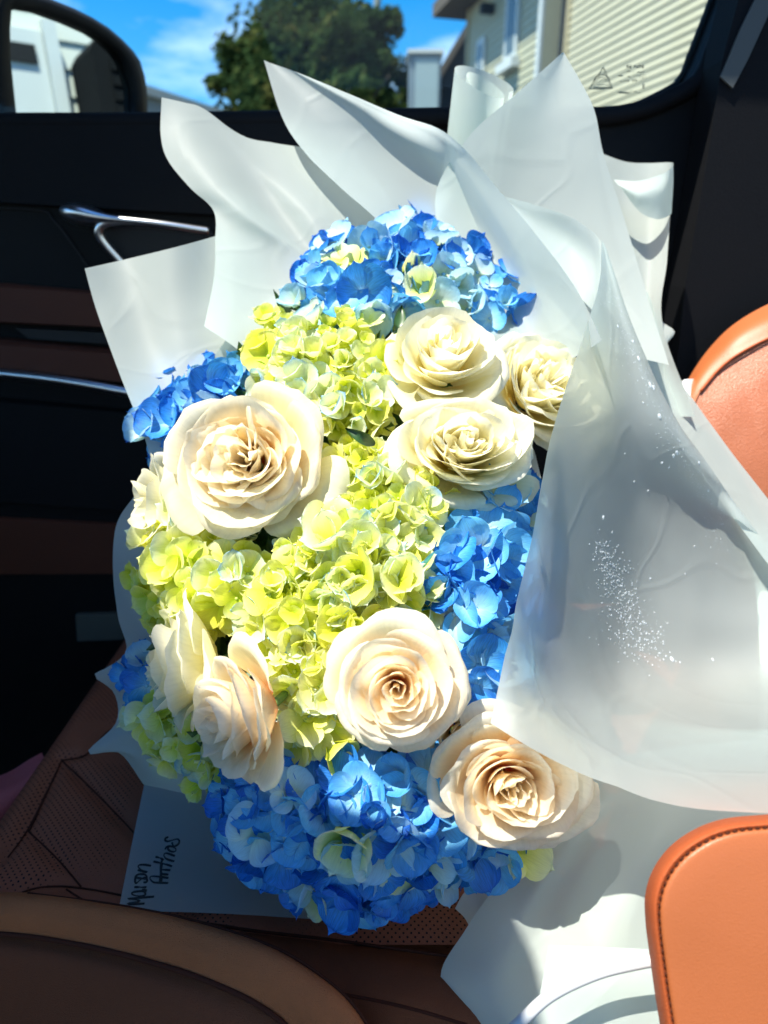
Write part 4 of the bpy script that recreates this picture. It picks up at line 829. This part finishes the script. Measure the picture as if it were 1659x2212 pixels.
def hydrangea(heads, palette, label, seed, Lm, spacing, cupr, bud='bud', depth=0):
    """heads: ellipses (px, py, rx, ry, protrusion m). Florets sit all over each cap, facing outwards"""
    rng = random.Random(seed); hx, hy = heads[0][0], heads[0][1]; root = empty('hydrangea', P(hx, hy, D(hx, hy) + .05 + depth), label, 'hydrangea', 'hydrangea heads in the bouquet')
    rootm = Matrix.Translation(-Vector(root.location))
    iV, iF, iU = {}, {}, {}
    fl = []
    for (cx, cy_, rx, ry, pr) in heads:
        n = max(6, int(math.pi * rx * ry / spacing ** 2 * 1.12))
        for k in range(n):
            rho = math.sqrt((k + .5) / n); ph = k * 2.39996 + seed; rho = min(1, rho + rng.uniform(-.05, .05)); ph += rng.uniform(-.15, .15)
            x = cx + rx * rho * math.cos(ph) * .93; y = cy_ + ry * rho * math.sin(ph) * .93; s = math.sqrt(max(0, 1 - rho * rho))
            fl.append((x, y, D(cx, cy_) * .35 + D(x, y) * .65 + .03 + depth - pr * (s - .5), rho * math.cos(ph), -rho * math.sin(ph), s, pr, cx, cy_))
    for fi, (x, y, d, a_, b_, s, pr, cx, cy_) in enumerate(fl):
        if seed == 35 and x > 1095: d += (x - 1095) * .0012
        d += rng.uniform(-.005, .006); nrm = cdir(a_ * .95 + rng.gauss(0, .24), b_ * .95 + .12 + rng.gauss(0, .24), s + .35)
        q = nrm.to_track_quat('Z', 'Y').to_matrix().to_4x4(); roll = Matrix.Rotation(rng.random() * 6.28, 4, 'Z')
        mat = rng.choices([p_[0] for p_ in palette], [p_[1] for p_ in palette])[0]; sz = Lm * rng.choice((rng.uniform(.62, .95), rng.uniform(.85, 1.15), rng.uniform(1.05, 1.36)))
        if mat == 'h_lime' and rng.random() < .5: sz *= .72
        fo = bpy.data.objects.new('floret', budmesh(bud)); link(fo, root)
        fo.matrix_local = rootm @ Matrix.Translation(Vector(P(x, y, d))) @ q @ roll @ Matrix.Scale(sz, 4)
        cup = math.radians(rng.uniform(*cupr)); npet = 4 if rng.random() < .85 else 5
        for k in range(npet):
            po = bpy.data.objects.new('petal', pmesh(rng.randrange(14), mat)); link(po, fo)
            sc_ = rng.uniform(.86, 1.12)
            po.matrix_local = Matrix.Rotation(2 * math.pi * k / npet + rng.uniform(-.16, .16), 4, 'Z') @ Matrix.Translation((0, .04, .01 * (k % 2))) @ Matrix.Rotation(cup + rng.uniform(-.14, .14), 4, 'X') @ Matrix.Rotation(rng.uniform(-.12, .12), 4, 'Y') @ Matrix.Diagonal((sc_ * rng.uniform(.95, 1.08), sc_, sc_, 1))
    # the crowded inner florets and their stalks, one mass
    V, F, U = [], [], []; nf = int(len(fl) * 1.6)
    for k in range(nf):
        x, y, d, a_, b_, s, pr, cx, cy_ = rng.choice(fl); x += rng.uniform(-40, 40) - a_ * 14; y += rng.uniform(-40, 40) + b_ * 14; d += rng.uniform(.012, .030) + (max(0, x - 1075) * .0012 if seed == 35 else 0)
        nrm = cdir(a_ + rng.gauss(0, .4), b_ + rng.gauss(0, .4), s + .4); q = nrm.to_track_quat('Z', 'Y').to_matrix().to_4x4(); B_ = Matrix.Translation(Vector(P(x, y, d))) @ q @ Matrix.Rotation(rng.random() * 6.28, 4, 'Z') @ Matrix.Scale(Lm * .8, 4)
        for kk in range(4):
            T = B_ @ Matrix.Rotation(kk * math.pi / 2, 4, 'Z') @ Matrix.Rotation(math.radians(rng.uniform(*cupr)), 4, 'X'); pv, pf, pu = PM[rng.randrange(14)]; o_ = len(V)
            V += [T @ Vector(v) for v in pv]; F += [tuple(i + o_ for i in f) for f in pf]; U += pu
    io = meshobj('inner_florets', V, F, M[palette[-1][0]], root, uvs=U); tag(io, kind='stuff')
    V, F = [], []
    base = Vector(P(heads[0][0], heads[0][1], D(heads[0][0], heads[0][1]) + .10 + depth))
    for (x, y, d, *_r) in fl[::2]:
        v, f = tube([P(x, y, d + .004), Vector(P(x, y, d + .03)).lerp(base, .25), base], .0011, 5, 6); o_ = len(V); V += v; F += [tuple(i + o_ for i in ff) for ff in f]
    tag(meshobj('stalks', V, F, M['stem'], root), kind='stuff')
    return root
GREEN = [('h_lime', 6), ('h_green', 5), ('h_tip', 1.8), ('h_lime', 1)]
BLUE = [('h_sky', 4.5), ('h_pale', 3.2), ('h_green', .8), ('h_blue', 3)]
MIX = [('h_pale', 2.2), ('h_sky', 3.8), ('h_green', .4), ('h_blue', 4.6)]
hydrangea([(870, 545, 80, 75, .03), (790, 610, 150, 105, .04), (930, 600, 140, 95, .04), (1070, 660, 85, 75, .03), (700, 650, 70, 60, .02)], BLUE, 'blue hydrangea head at the very top of the bouquet', 31, .0225, 54, (-10, 55), 'bud_blue', .012)
hydrangea([(720, 800, 165, 120, .045), (610, 770, 80, 75, .03), (760, 880, 75, 60, .03), (640, 870, 60, 60, .02)], GREEN, 'lime green hydrangea head just under the top blue one', 32, .0172, 40, (6, 62), depth=-.004)
hydrangea([(850, 1120, 150, 140, .045), (740, 1230, 170, 130, .045), (660, 1330, 150, 110, .04), (890, 1270, 90, 110, .035), (690, 1460, 110, 130, .035), (770, 1330, 90, 90, .04), (800, 1010, 100, 60, .03), (680, 1575, 80, 70, .03)], GREEN, 'largest lime green hydrangea filling the centre of the bouquet', 33, .0178, 41, (4, 62), depth=-.002)
hydrangea([(400, 1240, 100, 150, .04), (500, 1260, 80, 90, .035), (430, 1130, 95, 70, .03)], GREEN, 'green hydrangea head with pale blue tips on the left below the largest rose', 34, .0172, 40, (4, 58), depth=.002)
hydrangea([(1100, 1070, 50, 85, .03), (1050, 1200, 85, 95, .035), (1035, 1320, 75, 85, .035), (1045, 1450, 62, 90, .03), (985, 1240, 45, 60, .025)], [('h_sky', 4), ('h_pale', 1), ('h_blue', 5)], 'blue hydrangea head showing along the left edge of the big flap', 35, .0228, 47, (-6, 48), 'bud_blue', -.016)
hydrangea([(365, 930, 65, 65, .03), (490, 835, 75, 45, .025), (430, 880, 60, 50, .02)], BLUE, 'blue hydrangea peeping out behind the top left of the largest rose', 36, .0215, 50, (5, 40), 'bud_blue', .022)
hydrangea([(610, 1760, 150, 120, .045), (800, 1770, 150, 130, .05), (960, 1790, 130, 110, .045), (800, 1880, 190, 75, .03), (1060, 1820, 80, 60, .03), (560, 1690, 80, 60, .03), (900, 1690, 100, 50, .03)], MIX, 'broad deep blue hydrangea at the bottom of the bouquet above the seat', 37, .0198, 46, (-12, 48), 'bud_blue', -.016)
hydrangea([(410, 1600, 85, 60, .03), (350, 1540, 40, 50, .02), (480, 1650, 60, 40, .02)], [('h_green', 2), ('h_tip', 2), ('h_lime', 2)], 'shaded green hydrangea under the white rose at the lower left', 38, .0185, 46, (10, 50), depth=.03)
hydrangea([(315, 1470, 32, 50, .02)], BLUE, 'small dark blue hydrangea tuft in the shade at the left edge', 39, .0170, 36, (10, 40), 'bud_blue', .03)

# greenery mass inside the bouquet
rng = random.Random(9); V, F = [], []
for k in range(900):
    a_ = rng.random() * 6.28; r_ = math.sqrt(rng.random()) * .86; x = 750 + 470 * r_ * math.cos(a_); y = 1230 + 690 * r_ * math.sin(a_); p = Vector(P(x, y, D(x, y) + rng.uniform(.05, .085)))
    n_ = cdir(rng.gauss(0, .6), rng.gauss(0, .6), 1); u_ = n_.orthogonal().normalized(); u_ = Matrix.Rotation(rng.random() * 6.28, 3, n_) @ u_; v_ = n_.cross(u_); s = rng.uniform(.014, .028); i = len(V)
    V += [p - u_ * s, p + v_ * s * .42 - u_ * s * .2 + n_ * s * .12, p + u_ * s, p - v_ * s * .42 - u_ * s * .2 + n_ * s * .12]; F += [(i, i + 1, i + 2), (i, i + 2, i + 3)]
tag(meshobj('bouquet_greenery', V, F, M['leaf'], smooth=False), 'dark leaves and stems packed inside the bouquet', 'greenery', kind='stuff')
def leaf(pts, wpx, label):
    A = px3([(x, y, D(x, y) + d) for x, y, d in pts]); c = crom(A, 14); V = []; ww = wpx / FPX * .5
    for i, p in enumerate(c):
        s = i / 13; t_ = c[min(i + 1, 13)] - c[max(i - 1, 0)]; sd = np.cross(t_, FW); sd /= np.linalg.norm(sd); q = ww * math.sin(math.pi * (.04 + .96 * s) ** .8) ** .9 if s < 1 else 0
        V += [p - sd * q + FW * -.002, p + FW * .002, p + sd * q + FW * -.002]
    F = [(i * 3 + k, i * 3 + k + 1, i * 3 + k + 4, i * 3 + k + 3) for i in range(13) for k in range(2)]
    tag(meshobj('leaf', V, F, M['leaf']), label, 'leaf')
leaf([(850, 720, .01), (862, 700, .0), (868, 660, .0)], 14, 'small dark green leaf between the top blue and lime hydrangeas')
leaf([(810, 960, .01), (780, 945, -.004), (745, 925, -.004)], 13, 'dark green leaf in the gap left of the oval rose')

# the paper body of the bouquet: stems gathered in a cone behind the flowers
top_pts = []
for k in range(33):
    a_ = 2 * math.pi * k / 32; x = 760 + 430 * math.cos(a_); y = 1230 + 640 * math.sin(a_); top_pts.append((x, y, D(x, y) + .055))
bot = [(900 + 90 * math.cos(2 * math.pi * k / 32), 1330 + 90 * math.sin(2 * math.pi * k / 32), .80) for k in range(33)]
mid = [((a[0] * .55 + b[0] * .45), (a[1] * .55 + b[1] * .45), a[2] * .45 + b[2] * .55) for a, b in zip(top_pts, bot)]
V, F, U = loft([top_pts, mid, bot], 66, 16, ripple=.002); tag(meshobj('wrapping_paper', V, F, M['paper']), 'cone of frosted paper gathered round the stems behind the flowers', 'wrapping paper', 'sheets of frosted wrapping paper')
